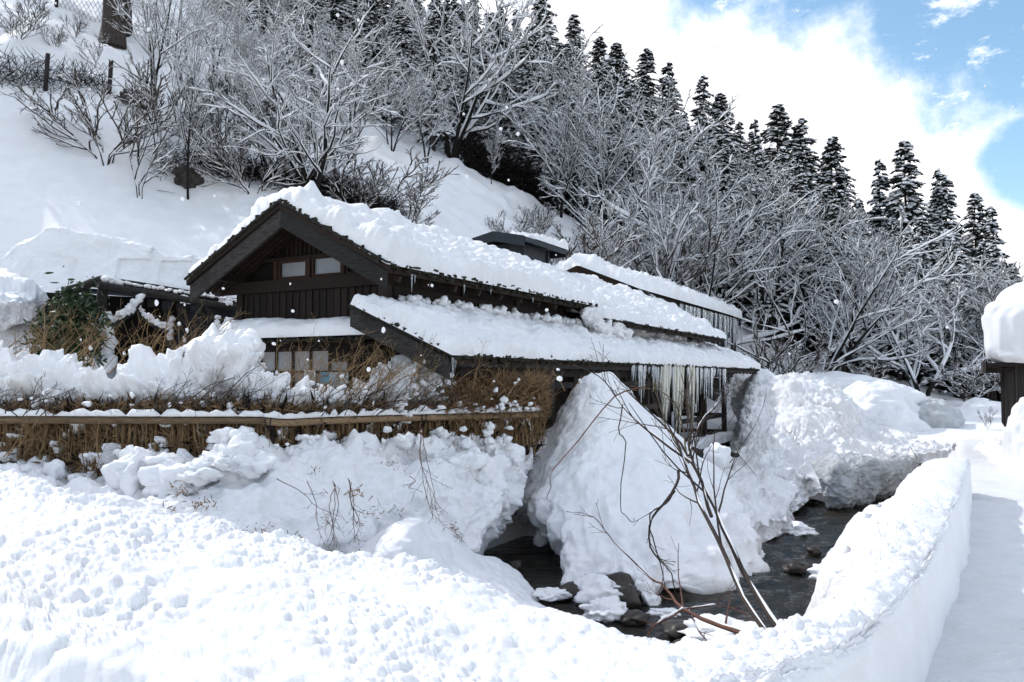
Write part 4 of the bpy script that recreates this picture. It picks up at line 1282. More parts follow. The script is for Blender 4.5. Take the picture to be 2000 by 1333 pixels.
def shed():
    b = P(1963, 880, 17.4)
    h = empty('roadside_shed', (b[0], b[1], 0), math.atan2(-.866, -.5), 'weathered plank shed with a deep cushion of snow at the right edge', 'shed')
    r = random.Random(2)
    LX = 1.9
    for k in range(10):
        w = .19
        pbox('wall_board', 'greypost', h, k * w + .003, k * w + w - .006, -.02 - r.uniform(0, .015), .02, .62, 1.95)
        pbox('wall_board', 'greypost', h, k * w + .003, k * w + w - .006, .04 - r.uniform(0, .012), .07, -.15, .66)
        pbox('cover_strip', 'greypost', h, k * w - .02, k * w + .015, -.05, -.021, .62, 1.95)
    for k in range(18):                              # the face towards the viewer
        w = .17
        pbox('wall_board', 'greypost', h, LX - .02, LX + .02 + r.uniform(0, .015), k * w + .003, k * w + w - .006, .5, 2.0)
        pbox('cover_strip', 'greypost', h, LX + .021, LX + .05, k * w - .02, k * w + .015, .5, 2.0)
        pbox('wall_board', 'greypost', h, LX - .06, LX - .03, k * w + .003, k * w + w - .006, -.15, .5)
    pbox('far_wall', 'post', h, -.02, .02, 0.05, 3.0, -.15, 2.0)
    m = MB(); m.hexa([(-.75, -.36, 1.80), (LX + .5, -.36, 1.80), (LX + .5, 3.4, 1.95), (-.75, 3.4, 1.95), (-.75, -.36, 1.88), (LX + .5, -.36, 1.88), (LX + .5, 3.4, 2.05), (-.75, 3.4, 2.05)])
    m.build('roof_deck', M['post'], h)
    pbox('eave_board', 'greypost', h, -.8, LX + .55, -.40, -.35, 1.70, 1.9)
    for k in range(6): pbox('rafter_end', 'post', h, -.5 + .5 * k, -.4 + .5 * k, -.34, .1, 1.70, 1.79)
    snow_block('roof_snow', h, (.95, 1.65, 2.50), (1.78, 1.95, .66), .27, 4, amp=.17)
    snow_block('roof_snow', h, (-.9, 2.3, 2.95), (1.8, 2.5, .85), .6, 9, amp=.12)
    rows = [[(-1.6 + .9 * j, y + .09 * j, (z + .02 * j) if j < 8 else -.35) for j in range(10)] for y, z in ((-.75, -.25), (-.5, .10), (-.2, .20), (.3, .24), (3.5, .3))]
    o_ = sheet('shed_snow_heap', rows, 110, 260, M['snow'], lumpy(1.1, .8, 1.2), flip=False)
    o_.location = h.location; o_.rotation_euler = h.rotation_euler
    tag(o_, 'cleared snow heaped at the foot of the shed', kind='structure')


shed()
hummock('shed_drift', 2018, 905, 14.0, .42, .5, 1.15, 'rounded drift of snow against the shed wall', 'snow', seed=30)


# ------------------------------------------------------------------ open shelter at the left
def shelter():
    b = P(200, 705, 13.2)
    h = empty('open_shelter', (b[0], b[1], b[2]), 0, 'low open log shelter with snow dusted curved braces beside the snow cutting', 'shelter')
    def q(px, py, D): return tuple(P(px, py, D) - b)
    def tb(name, path, rad, mat='barge', k=7):
        m = MB(); m.tube(crom(np.array([q(*p) for p in path]), 14, 0), rad, k); return m.build(name, M[mat], h, True)
    tb('log_post', [(207, 720, 13.2), (204, 660, 13.2), (196, 610, 13.2), (203, 558, 13.2)], .085)
    tb('log_post', [(345, 720, 14.4), (333, 660, 14.4), (326, 600, 14.4)], .07)
    tb('log_post', [(128, 700, 14.6), (126, 640, 14.6), (130, 575, 14.6)], .07)
    tb('ridge_log', [(122, 570, 12.9), (160, 560, 13.0), (200, 550, 13.1), (300, 563, 13.8), (400, 580, 14.4), (475, 593, 14.9)], .075)
    tb('ridge_log', [(190, 556, 12.8), (300, 574, 13.6), (400, 592, 14.2), (475, 603, 14.7)], .06)
    tb('cross_log', [(125, 580, 12.9), (150, 566, 12.95), (200, 545, 13.0), (228, 560, 13.4)], .06)
    tb('curved_brace', [(214, 640, 13.1), (240, 622, 13.2), (262, 605, 13.3), (283, 570, 13.4)], .05)
    tb('curved_brace', [(266, 600, 13.5), (285, 625, 13.5), (310, 640, 13.6), (328, 648, 13.7)], .045)
    tb('curved_brace', [(196, 650, 13.0), (172, 640, 13.1), (160, 615, 13.2)], .045)
    tb('curved_brace', [(395, 585, 14.3), (410, 610, 14.3), (422, 640, 14.3), (420, 665, 14.3)], .06)
    m = MB(); m.hexa([q(120, 566, 13.0), q(475, 590, 15.0), q(475, 596, 17.0), q(120, 570, 16.0), q(120, 560, 13.0), q(475, 584, 15.0), q(475, 590, 17.0), q(120, 564, 16.0)])
    m.build('plank_roof', M['panel'], h)
    pm = MB(); a, c = np.array(q(346, 592, 14.8)), np.array(q(475, 602, 15.2)); lo = np.array(q(475, 730, 15.2)); 
    pm.hexa([(a[0], a[1], lo[2]), (c[0], c[1], lo[2]), (c[0], c[1] + .05, lo[2]), (a[0], a[1] + .05, lo[2]), (a[0], a[1], a[2]), (c[0], c[1], c[2]), (c[0], c[1] + .05, c[2]), (a[0], a[1] + .05, a[2])])
    pm.build('slate_panel', M['panel'], h)
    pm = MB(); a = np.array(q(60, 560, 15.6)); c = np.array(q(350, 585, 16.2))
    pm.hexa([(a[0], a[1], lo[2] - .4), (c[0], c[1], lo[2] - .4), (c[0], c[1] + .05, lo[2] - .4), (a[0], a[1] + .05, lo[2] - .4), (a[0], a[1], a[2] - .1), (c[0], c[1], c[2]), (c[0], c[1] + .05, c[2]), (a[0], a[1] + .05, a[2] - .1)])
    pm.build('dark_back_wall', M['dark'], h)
    for k in range(5):
        p = q(270 + 28 * k, 588 + 4 * k, 14.3); pm = MB(); pm.box(p[0] - .09, p[0] + .09, p[1], p[1] + .03, p[2] - .07, p[2] + .07); pm.build('hanging_board', M['barge' if k % 2 else 'panel'], h)
    # snow stuck to it
    r = np.random.default_rng(5); sm = MB()
    def line(path, rr, n, rz=1.0):
        c_ = crom(np.array([q(*p) for p in path]), n, 0)
        for p in c_: add_lump(sm, p + r.normal(0, .012, 3), rr * r.uniform(.75, 1.25), r, 2, rz)
    line([(212, 715, 13.05), (210, 680, 13.05), (207, 645, 13.08), (207, 622, 13.1)], .095, 13, 1.2)
    line([(216, 628, 13.1), (240, 612, 13.15), (258, 600, 13.2), (276, 578, 13.3)], .055, 16)
    line([(270, 598, 13.45), (288, 618, 13.45), (308, 630, 13.5), (325, 640, 13.6)], .045, 14)
    line([(192, 645, 12.95), (172, 632, 13.0), (160, 608, 13.1)], .05, 9)
    line([(333, 660, 14.3), (331, 640, 14.3), (336, 622, 14.3)], .06, 8)
    line([(424, 620, 14.2), (428, 640, 14.2), (450, 630, 14.2), (424, 658, 14.2)], .065, 9)
    line([(345, 582, 14.1), (360, 582, 14.1)], .06, 4, .6)
    line([(432, 592, 14.5), (446, 594, 14.5)], .06, 4, .9)
    line([(205, 548, 13.0), (300, 561, 13.6), (400, 577, 14.2), (470, 590, 14.7)], .035, 44, .7)
    line([(205, 543, 13.0), (222, 547, 13.1), (234, 553, 13.2)], .06, 7, .7)
    o_ = sm.build('clinging_snow', M['snow'], h, True); o_['kind'] = 'stuff'


shelter()

# ------------------------------------------------------------------ trees
def children(Pp, Rp, n, rng, t0, t1, lratio, angle, S, Lp, rratio, trop, wig, rmin):
    """grow n branches on every parent polyline, vectorised"""
    B, Sp, _ = Pp.shape
    t = t0 + (t1 - t0) * ((np.arange(n)[None] + rng.random((B, n))) / n)
    x = t * (Sp - 1); i = np.minimum(x.astype(int), Sp - 2); f = (x - i)[..., None]
    b = np.arange(B)[:, None]
    p = Pp[b, i] * (1 - f) + Pp[b, i + 1] * f
    r = Rp[b, i] * (1 - f[..., 0]) + Rp[b, i + 1] * f[..., 0]
    d = unit(Pp[b, i + 1] - Pp[b, i])
    ref = unit(rng.normal(size=d.shape)); side = unit(np.cross(d, ref))
    a = angle * rng.uniform(.7, 1.25, (B, n))[..., None]
    dirn = d * np.cos(a) + side * np.sin(a)
    L_ = Lp[:, None] * lratio * (1.15 - 0.65 * t) * rng.uniform(.65, 1.25, (B, n))
    p, r, dirn, L_ = p.reshape(-1, 3), r.reshape(-1), dirn.reshape(-1, 3), L_.reshape(-1)
    pts_ = [p]; cur = p; st = (L_ / (S - 1))[:, None]
    for k in range(S - 1):
        dirn = unit(dirn + np.array([0, 0, trop]) + rng.normal(0, wig, dirn.shape))
        cur = cur + dirn * st; pts_.append(cur)
    pts_ = np.stack(pts_, 1)
    r0 = np.maximum(r * rratio, rmin)
    rad = r0[:, None] * np.linspace(1, .35, S)[None]
    return pts_, np.maximum(rad, rmin * .7), L_


def deciduous(rng, stems, h=10.0, counts=(10, 7, 6, 4), spread=.35, r0=.16, snow=.05, lean=(0, 0), twig_r=.009, angles=(.75, .65, .6, .55)):
    S = 9; st = []
    for k in range(stems):
        a = rng.uniform(0, 6.28); tilt = spread * rng.uniform(.35, 1.0) if stems > 1 else .06
        d = unit(np.array([math.cos(a) * tilt + lean[0], math.sin(a) * tilt + lean[1], 1.0])); c = np.zeros(3); P_ = [c]
        Ln = h * rng.uniform(.75, 1.0)
        for j in range(S - 1):
            d = unit(d + rng.normal(0, .07, 3) + np.array([0, 0, .03])); c = c + d * Ln / (S - 1); P_.append(c)
        st.append(P_)
    P0 = np.array(st); R0 = np.tile(np.linspace(1, .12, S), (stems, 1)) * r0 * rng.uniform(.7, 1.0, (stems, 1)); L0 = np.full(stems, h)
    if stems > 1: P0[:, 0] += rng.normal(0, .06, (stems, 3)) * np.array([1, 1, 0])
    P0[:, 0, 2] -= .5
    P1, R1, L1 = children(P0, R0, counts[0], rng, .16, .97, .52, angles[0], 8, L0, .55, .07, .11, .026)
    P2, R2, L2 = children(P1, R1, counts[1], rng, .15, 1.0, .50, angles[1], 6, L1, .6, .05, .14, .018)
    P3, R3, L3 = children(P2, R2, counts[2], rng, .1, 1.0, .52, angles[2], 4, L2, .65, .03, .16, twig_r * 1.5)
    P4, R4, L4 = children(P3, R3, counts[3], rng, .15, 1.0, .60, angles[3], 3, L3, .7, .02, .16, twig_r * 1.1)
    return [(P0, R0, 8), (P1, R1, 5), (P2, R2, 3), (P3, R3, 3), (P4, R4, 3)]


def tree_meshes(levels, snow, bark, rng, gaps=.12, sn=5):
    m = MB(); m.tubes(levels[0][0], levels[0][1], levels[0][2])
    trunk = m.build('trunk', M[bark], None, True)
    m = MB()
    for P_, R_, k in levels[1:]: m.tubes(P_, R_, k)
    crown = m.build('crown', M['bark_dark' if bark != 'bark' else 'bark'], None, True)
    m = MB()
    for li, (P_, R_, k) in enumerate(levels[:sn]):
        a = snow * (1.3, 1.1, .66, .32, .13)[li]
        V, Fq = snow_on(P_ if li else P_[:, 1:], R_ if li else R_[:, 1:], a, rng, gaps)
        m.add(V, Fq)
    sc = m.build('snow_cover', M['snow_branch'], None, True)
    return trunk, crown, sc


def proto(name, parts):
    zz = np.concatenate([np.array([v[2] for v in o_.bound_box]) for o_ in parts])
    datas = [(o_.name.split('.')[0], o_.data) for o_ in parts]
    for o_ in parts: bpy.data.objects.remove(o_)
    return name, datas, float(zz.max())


def place(pr, loc, s, rz, label, cat='tree', group=None, tilt=(0, 0), sz=None):
    name, datas = pr[:2]
    e = empty(name, loc, rz, label, cat, group)
    e.rotation_euler = (tilt[0], tilt[1], rz); e.scale = (s, s, sz or s)
    for n_, d in datas:
        o_ = bpy.data.objects.new(n_, d); COL.objects.link(o_); o_.parent = e
        if n_ == 'snow_cover' or (n_ == 'crown'): o_['kind'] = 'stuff'
    return e


rng = np.random.default_rng(11)
DEC = []
for k, (st, sp, cnt) in enumerate([(1, 0, (20, 7, 4, 1)), (3, .45, (10, 6, 4, 1)), (4, .6, (8, 6, 4, 1)), (2, .35, (12, 6, 4, 2)), (5, .75, (7, 5, 4, 1)), (1, 0, (18, 7, 4, 2))]):
    lv = deciduous(rng, st, 10, cnt, sp, .17 if st < 3 else .12, angles=(.72 if st > 1 else .62, .62, .58, .55))
    DEC.append(proto('bare_tree', tree_meshes(lv, .085, 'bark_dark', rng, .18)))
# heavily loaded, widely spreading kind
HEAVY = []
for k, (st, sp) in enumerate([(4, .85), (3, .7)]):
    lv = deciduous(rng, st, 9, (8, 6, 4, 3), sp, .16, angles=(.95, .75, .6, .55))
    HEAVY.append(proto('snow_laden_tree', tree_meshes(lv, .13, 'bark_dark', rng, .10)))
# light shrubs and saplings
SHR = []
for k, (st, sp) in enumerate([(5, .6), (3, .4), (7, .9)]):
    lv = deciduous(rng, st, 3.0, (6, 5, 3, 2), sp, .022, angles=(.6, .55, .5, .5), twig_r=.0028)
    SHR.append(proto('bare_shrub', tree_meshes(lv, .030, 'bark', rng, .3, 5)))


def conifer(rng, h=12.0, R=2.0, nb=230, dens=16):
    S = 8; P0 = np.zeros((1, S, 3)); P0[0, :, 2] = np.linspace(-.5, h, S); P0[0, :, :2] = np.cumsum(rng.normal(0, .02, (S, 2)), 0)
    m = MB(); m.tubes(P0, np.linspace(.17, .02, S)[None], 6); trunk = m.build('trunk', M['bark'], None, True)
    z = h * (.10 + .90 * rng.random(nb) ** .85); z.sort(); f = z / h; a0 = rng.uniform(0, 6.28)
    L_ = 1.2 * R * (1 - f) ** .78 * rng.uniform(.45, 1.15, nb) * (1 + .22 * np.sin(a0 * 1 + f * 9)) + .10
    a = rng.uniform(0, 6.28, nb)
    m = MB(); S = 5; t = np.linspace(0, 1, S)
    hd = np.stack([np.cos(a), np.sin(a)], -1)
    droop = (.30 + .45 * rng.random(nb)) * (1 - .6 * f)
    rise = .25 + .5 * f
    Pb = np.zeros((nb, S, 3)); Pb[..., :2] = hd[:, None] * (L_[:, None] * t)[..., None]
    Pb[..., 2] = z[:, None] + L_[:, None] * (rise[:, None] * t - (droop + rise * .7)[:, None] * t ** 2)
    Rb = np.maximum(.03 * (1 - t)[None] * (1 - f)[:, None], .008)
    m.tubes(Pb, Rb, 3)
    # foliage: short leafy sprays hanging off each branch
    n = nb * dens
    bi = np.repeat(np.arange(nb), dens); tt = rng.uniform(.15, 1.05, n)
    x = np.clip(tt, 0, .999) * (S - 1); i = x.astype(int); fr = (x - i)[:, None]
    p = Pb[bi, i] * (1 - fr) + Pb[bi, i + 1] * fr
    sd_ = np.stack([-hd[bi, 1], hd[bi, 0]], -1)
    out3 = np.c_[hd[bi] * rng.uniform(.2, 1, (n, 1)) + sd_ * rng.normal(0, .75, (n, 1)), rng.uniform(-.75, .15, n)]
    d = unit(out3); ln = rng.uniform(.16, .40, n)[:, None] * (.6 + .5 * (1 - f[bi]))[:, None]
    w = unit(np.cross(d, rng.normal(size=(n, 3)))) * rng.uniform(.035, .075, n)[:, None]
    tip = p + d * ln; V = np.stack([p - w, p + w, tip + w * .3, tip - w * .3], 1).reshape(-1, 3)
    m.add(V, np.arange(n * 4).reshape(-1, 4))
    crown = m.build('crown', M['needle'], None, False)
    # snow pads on the boughs
    sm = MB(); V0, F0 = _ICO[1]
    pads = rng.random((nb, 5)) < .72
    for j, tq in enumerate((.35, .52, .68, .84, .98)):
        sel = np.where(pads[:, j])[0]; x = tq * (S - 1); i = min(int(x), S - 2); fr = x - i
        c = Pb[sel, i] * (1 - fr) + Pb[sel, i + 1] * fr
        r = rng.uniform(.05, .15, len(sel)) * (.75 + .8 * (1 - f[sel]))
        sc_ = np.stack([r * 1.5, r, r * .55], -1)
        loc = V0[None] * sc_[:, None] * (1 + .25 * rng.normal(size=(len(sel), len(V0), 1)).clip(-1, 1))
        ca, sa = np.cos(a[sel])[:, None], np.sin(a[sel])[:, None]
        Vx = loc[..., 0] * ca - loc[..., 1] * sa; Vy = loc[..., 0] * sa + loc[..., 1] * ca
        Vv = np.stack([Vx, Vy, loc[..., 2] - loc[..., 0] * .35], -1) + c[:, None] + np.array([0, 0, .06])
        ff = F0[None] + (np.arange(len(sel)) * len(V0))[:, None, None]
        sm.add(Vv.reshape(-1, 3), ff.reshape(-1, 3))
    snow_ = sm.build('snow_cover', M['snow_branch'], None, True)
    return trunk, crown, snow_


CON = [proto('snowy_cedar', conifer(rng, 12, R_, nb, 20)) for R_, nb in ((2.3, 300), (2.7, 330), (1.9, 260), (3.1, 340))]


def at_ground(px, D):
    x = (px - 1000) / F * D
    return x, D, float(H(x, D))


def place_base(pr, px, D, toppx, label, cat='tree', group=None, h0=10.0, rz=None, tilt=(0, 0), wide=1.0, **kw):
    """stand on the ground in column px at distance D with its top reaching row toppx"""
    x, y, z = at_ground(px, D)
    ztop = P(px, toppx, D)[2]; s = (ztop - z) / pr[2]
    return place(pr, (x, y, z - .05), s * wide, rng.uniform(0, 6.28) if rz is None else rz, label, cat, group, tilt, sz=s)


# skyline cedars, each with its top where the photograph shows it
SKY = [(1125, 28, 62, 'tallest snowy cedar against the cloud at the left of the skyline', 0), (1178, 72, 64, 'broad snowy cedar just right of the tallest skyline cedar', 3), (1205, 85, 60, 'dark cedar in the second skyline pair', 1),
       (1260, 95, 62, 'bushy snowy cedar on the skyline before a row of slim ones', 3), (1312, 115, 60, 'slim cedar on the skyline with an open pointed top', 2), (1368, 150, 58, 'slim cedar with round snow pads on the skyline', 0),
       (1410, 175, 57, 'dense conical cedar to the right of the one with round snow pads', 1), (1447, 235, 62, 'small cedar top in the dip of the skyline', 2), (1480, 232, 62, 'second small cedar top in the dip of the skyline', 2),
       (1530, 197, 58, 'dense tall cedar rising right of the skyline dip', 1), (1580, 228, 58, 'cedar with a ragged top in the middle of the skyline', 0), (1636, 262, 57, 'wide cedar with bare twigs around its top', 3),
       (1727, 310, 56, 'small cedar left of the tall isolated skyline cedar', 2), (1779, 273, 54, 'tall isolated cedar standing high on the right skyline', 0), (1830, 330, 54, 'left one of the twin cedars on the right skyline', 2),
       (1847, 343, 53.5, 'right one of the twin cedars on the right skyline', 2), (1913, 372, 54, 'cedar with a dark trunk showing near the right edge', 0), (1943, 402, 53, 'last small cedar before the right edge', 2),
       (1060, -20, 60, 'dark cedar half hidden by bare branches above the snow bowl', 1)]
for px, py, D, lab, k in SKY:
    place_base(CON[k], px, D, py, lab, group='cedars along the skyline', h0=12.0, wide=rng.uniform(.95, 1.25), tilt=(rng.normal(0, .02), rng.normal(0, .02)))
# the wood behind, too alike to tell apart
n_ = 0
for row, (D, a, b, stp) in enumerate(((45.5, 1120, 2100, 58), (50, 900, 2080, 46), (57, 880, 2120, 46), (66, 560, 1500, 50), (78, 480, 1400, 60), (45, 480, 900, 40), (51, 420, 900, 42))):
    for px in range(a, b, stp):
        p_ = px + rng.uniform(-18, 18); d = D + rng.uniform(-2.5, 2.5)
        # tops stay under the skyline drawn by the trees above
        sky_y = np.interp(p_, [500, 1000, 1125, 1260, 1410, 1580, 1700, 1850, 2000, 2200], [-150, 10, 90, 160, 250, 300, 380, 430, 500, 560])
        x, y, z = at_ground(p_, d); hmax = P(p_, sky_y + rng.uniform(0, 70), d)[2] - z
        if hmax < 3: continue
        s = min(hmax, 14.5 if D > 46 else rng.uniform(9.5, 13)) / 12.0
        place(CON[n_ % 4], (x, y, z - .05), s, rng.uniform(0, 6.28), ('snowy cedar in the dense wood high above the house ridge' if p_ < 1000 else 'snowy cedar in the wood above the rear roof' if p_ < 1450 else 'snowy cedar in the wood between the icicle eave and the shed'), 'tree', 'cedars of the wood'); n_ += 1
for px in range(-350, 640, 62):                    # upper left, above the frame edge
    p_ = px + rng.uniform(-20, 20); d = rng.uniform(48, 70)
    if p_ < 330: continue
    x, y, z = at_ground(p_, d); place(CON[n_ % 4], (x, y, z), rng.uniform(1.0, 1.2), rng.uniform(0, 6.28), 'snowy cedar in the dense wood on the slope', 'tree', 'cedars of the wood'); n_ += 1

# bare snow-lined trees: (px, D, top row, kind, width, label)
B = [(880, 43, -60, HEAVY[0], .85, 'huge bare tree with heavy snowy limbs above the snow bowl'),
     (700, 47, -90, DEC[3], 1.0, 'tall bare tree with pale twigs behind the heavy one'),
     
     (560, 44, -110, DEC[1], 1.0, 'forked bare tree at the top edge above the fence'),
     (640, 40, 10, DEC[3], 1.0, 'double stemmed bare tree left of the heavy crowned one'),
     (960, 40, 230, DEC[5], .7, 'slim young tree standing alone on the snow bowl'),
     (1090, 41, 110, DEC[3], 1.0, 'bare tree at the edge of the snow bowl with pale upper twigs'),
     (1180, 40, 90, DEC[1], 1.0, 'bare forked tree behind the roof vent'),
     (1130, 47, 50, DEC[0], 1.0, 'straight bare tree under the tallest cedar'),
     (1262, 42, 170, DEC[0], 1.1, 'single stemmed bare tree behind the reddish gable'),
     (1330, 46, 210, DEC[3], 1.1, 'double stemmed bare tree in the middle of the slope'),
     (1180, 33, 340, DEC[2], .9, 'low multi stemmed tree right behind the vent hut'),
     (1290, 36, 300, DEC[2], 1.0, 'many stemmed tree fanning out above the rear roof'),
     (1425, 36, 250, HEAVY[1], 1.0, 'large spreading tree with snowy limbs beside the icicle eave'),
     (1375, 38, 240, DEC[1], 1.1, 'three stemmed tree just left of the icicle eave tree'),
     (1500, 42, 265, DEC[1], 1.2, 'broad bare tree fanned over the right end of the buildings'),
     
     
     (1655, 38, 375, DEC[5], 1.25, 'dark trunked tree standing on the low mound'),
     (1600, 37, 430, DEC[4], 1.0, 'leaning many stemmed tree left of the dark trunk'),
     (1720, 43, 390, DEC[3], 1.2, 'bare tree right of the dark trunk with fine twigs'),
     (1800, 37, 460, HEAVY[1], 1.0, 'tree with thick snow pads in its forks behind the hummock'),
     
     (1870, 44, 470, DEC[2], 1.2, 'spreading bare tree left of the shed roof'),
     (1930, 42, 500, DEC[0], 1.2, 'upright bare tree next to the shed roof'),
     (2000, 43, 520, DEC[4], 1.2, 'bare tree rising behind the shed'),
     (2090, 40, 520, DEC[1], 1.2, 'bare tree beyond the right edge of the shed')]
for px, D, ty, pr, w, lab in B:
    place_base(pr, px, D, ty, lab, group='bare snow lined trees', h0=9.0, wide=w, rz=rng.uniform(0, 6.28))
# trees on the near slope at the left
place_base(HEAVY[0], 610, 25.5, 95, 'low spreading tree bowed with snow right behind the roof ridge', group=None, h0=9.0, wide=1.25, rz=.6)
place_base(DEC[3], 285, 26.5, -130, 'grey forked tree on the upper left slope', h0=9.0, wide=.8, rz=1.0)
place_base(DEC[5], 362, 23.5, -40, 'slender young tree growing from the smooth snow slope', h0=9.5, wide=.5, rz=2.0)
place_base(DEC[1], 470, 30, -20, 'thin forked tree above the dark undergrowth', h0=9.0, wide=.8, rz=4.0)
place_base(SHR[0], 560, 26, 190, 'upright bare shrub left of the bowed tree', cat='shrub', h0=3, wide=.9)
place_base(SHR[1], 264, 22.8, 160, 'small upright sapling at the foot of the forked tree', cat='shrub', h0=3, wide=.8)
place_base(SHR[2], 195, 23.5, 155, 'low spreading twigs below the fence', cat='shrub', h0=3, wide=1.4)
place_base(SHR[2], 60, 23.5, 250, 'sparse twigs poking out of the smooth slope', cat='shrub', h0=3, wide=2.2)
place_base(SHR[0], 430, 27, 120, 'bare bush above the stones', cat='shrub', h0=3, wide=1.0)
place_base(SHR[2], 490, 24.5, 235, 'leaning bare bush on the slope', cat='shrub', h0=3, wide=1.1)
place_base(SHR[0], 45, 28, -20, 'fine grey bush behind the upper left fence', cat='shrub', h0=3, wide=1.2)
place_base(SHR[0], 130, 29, 20, 'second fine bush behind the upper left fence', cat='shrub', h0=3, wide=1.2)
place_base(SHR[1], 805, 27, 345, 'small dark twig tree beside the snow bowl', cat='shrub', h0=3, wide=1.2)
place_base(SHR[2], 1010, 33, 400, 'thin faint shrub above the vent hut', cat='shrub', h0=3, wide=1.3)
place_base(SHR[0], 700, 26, 300, 'dense twiggy bush below the bowed tree', cat='shrub', h0=3, wide=1.6)
place_base(SHR[2], 1120, 33, 440, 'snowy bush behind the vent hut', cat='shrub', h0=3, wide=1.6)
place_base(SHR[2], 1500, 33, 640, 'sparse shrub on the bright snow right of the eave', cat='shrub', h0=3, wide=1.5)
place_base(SHR[1], 1700, 33, 690, 'leaning shrub by the low mound', cat='shrub', h0=3, wide=1.6)
place_base(SHR[0], 1890, 34, 690, 'dark shrub at the back of the valley floor', cat='shrub', h0=3, wide=1.8)
place_base(SHR[1], 1925, 24, 790, 'tiny bare sapling in the snow near the shed', cat='shrub', h0=3, wide=.9)


for px_, D_, ty_, k_, w_, lab_ in ( (330, 31, -60, 4, .9, 'many stemmed bare tree behind the slender one'),
        (410, 33, -80, 3, .9, 'double stemmed bare tree over the half buried fence'), (455, 29, 40, 2, .9, 'low multi stemmed tree over the dark brush'), (520, 31, -30, 1, 1.0, 'three stemmed tree left of the bowed one, further up'),
        (590, 33, -60, 4, 1.0, 'dense bare tree standing behind the bowed tree'), (680, 34, 20, 2, 1.1, 'wide bare tree right behind the bowed crown'), (760, 36, 60, 1, 1.0, 'bare forked tree left of the snow bowl'), (830, 37, 110, 3, .9, 'bare tree on the rim of the snow bowl')):
    place_base(DEC[k_], px_, D_, ty_, lab_, group='bare snow lined trees', h0=9.0, wide=w_)
for px_, D_, ty_, k_, w_, lab_ in ((20, 27, 20, 2, 1.3, 'grey twigs at the left edge behind the fence'), (90, 27.5, 40, 0, 1.2, 'fine twigs over the fence between its posts'), (170, 27.5, 60, 1, 1.1, 'twiggy shrub in front of the snow shelf'), (320, 26, 130, 2, 1.2, 'tangled shrub around the forked tree'),
        (400, 25.5, 200, 0, 1.1, 'upright shrub beside the brown boulder'), (450, 25, 200, 1, 1.1, 'dark upright shrub on the slope'), (520, 26.5, 160, 0, 1.0, 'tall bare shrub above the dark brush'), (650, 27, 220, 1, 1.2, 'shrub under the right boughs of the bowed tree'), (745, 28, 290, 2, 1.4, 'low dark twigs right of the bowed tree'),
        (1060, 36, 390, 0, 1.3, 'twiggy shrub at the edge of the wood'), (1150, 36, 420, 1, 1.3, 'upright shrub at the foot of the wood'), (1240, 37, 440, 2, 1.5, 'snowy thicket behind the reddish gable')):
    place_base(SHR[k_], px_, D_, ty_, lab_, cat='shrub', h0=3, wide=w_)


# big trunks at the top left
def big_trunk(px, D, w, label, seed):
    r = np.random.default_rng(seed); x, y, z = at_ground(px, D)
    e = empty('old_tree', (x, y, z - .3), 0, label, 'tree')
    S = 12; zz = np.linspace(0, 9, S); p = np.stack([np.cumsum(r.normal(0, .04, S)), np.cumsum(r.normal(0, .04, S)), zz], -1)
    m = MB(); m.tube(p, w * (1.15 - .35 * zz / 9) + .12 * np.exp(-zz * 2), 14); m.build('trunk', M['bark'], e, True)
    P1, R1, L1 = children(p[None], np.full((1, S), w * .5), 9, r, .45, 1, .3, 1.1, 7, np.array([9.]), .4, .03, .12, .03)
    P2, R2, L2 = children(P1, R1, 7, r, .2, 1, .5, .7, 5, L1, .5, .03, .15, .015)
    m = MB(); m.tubes(P1, R1, 5); m.tubes(P2, R2, 3); m.build('crown', M['bark'], e, True)


big_trunk(205, 30.5, .36, 'massive grey trunk at the top left above the fence', 1)
big_trunk(229, 32, .26, 'thinner grey trunk right behind the massive one', 2)


# chain-link fence along the upper slope
def link_fence(pa, pb, Da, Db, n, hh, label):
    a = np.array(at_ground(pa, Da)); b = np.array(at_ground(pb, Db))
    e = empty('chain_link_fence', tuple(a), 0, label, 'fence'); m = MB()
    xs = np.linspace(0, 1, n)
    L_ = np.linalg.norm((b - a)[:2]); nd = int(L_ / .16)
    def g(f, v):
        q = a + (b - a) * f; q[2] = float(H(q[0], q[1])) + v * hh * (1 - .12 * math.sin(f * n * math.pi) ** 2); return q - a
    for k in range(-nd // 2, nd):
        for s in (1, -1):
            path = []
            for v in np.linspace(0, 1, 5):
                f = (k + (v * hh / .16) * .5 * s + (nd // 2 if s < 0 else 0)) / nd
                if 0 <= f <= 1: path.append(g(f, v))
            if len(path) > 1: m.tube(path, .008, 3, False)
    o_ = m.build('wire_mesh', M['wire'], e); o_['kind'] = 'stuff'
    for f in xs:
        q = g(f, 0); m = MB(); m.tube([q - np.array([0, 0, .4]), q + np.array([.06, 0, hh * 1.12])], .07, 7); m.build('fence_post', M['iron'], e)
        m = MB(); add_lump(m, q + np.array([.06, 0, hh * 1.14]), .09, rng, 1, .7); m.build('post_snow', M['snow'], e, True)


link_fence(-60, 200, 24.6, 26.0, 3, .95, 'sagging chain link fence with dark posts at the upper left')
link_fence(90, 350, 31.0, 33.0, 3, 1.0, 'higher chain link fence between the big trunks')
link_fence(340, 600, 30.0, 33.0, 4, .8, 'half buried chain link fence among the bushes')


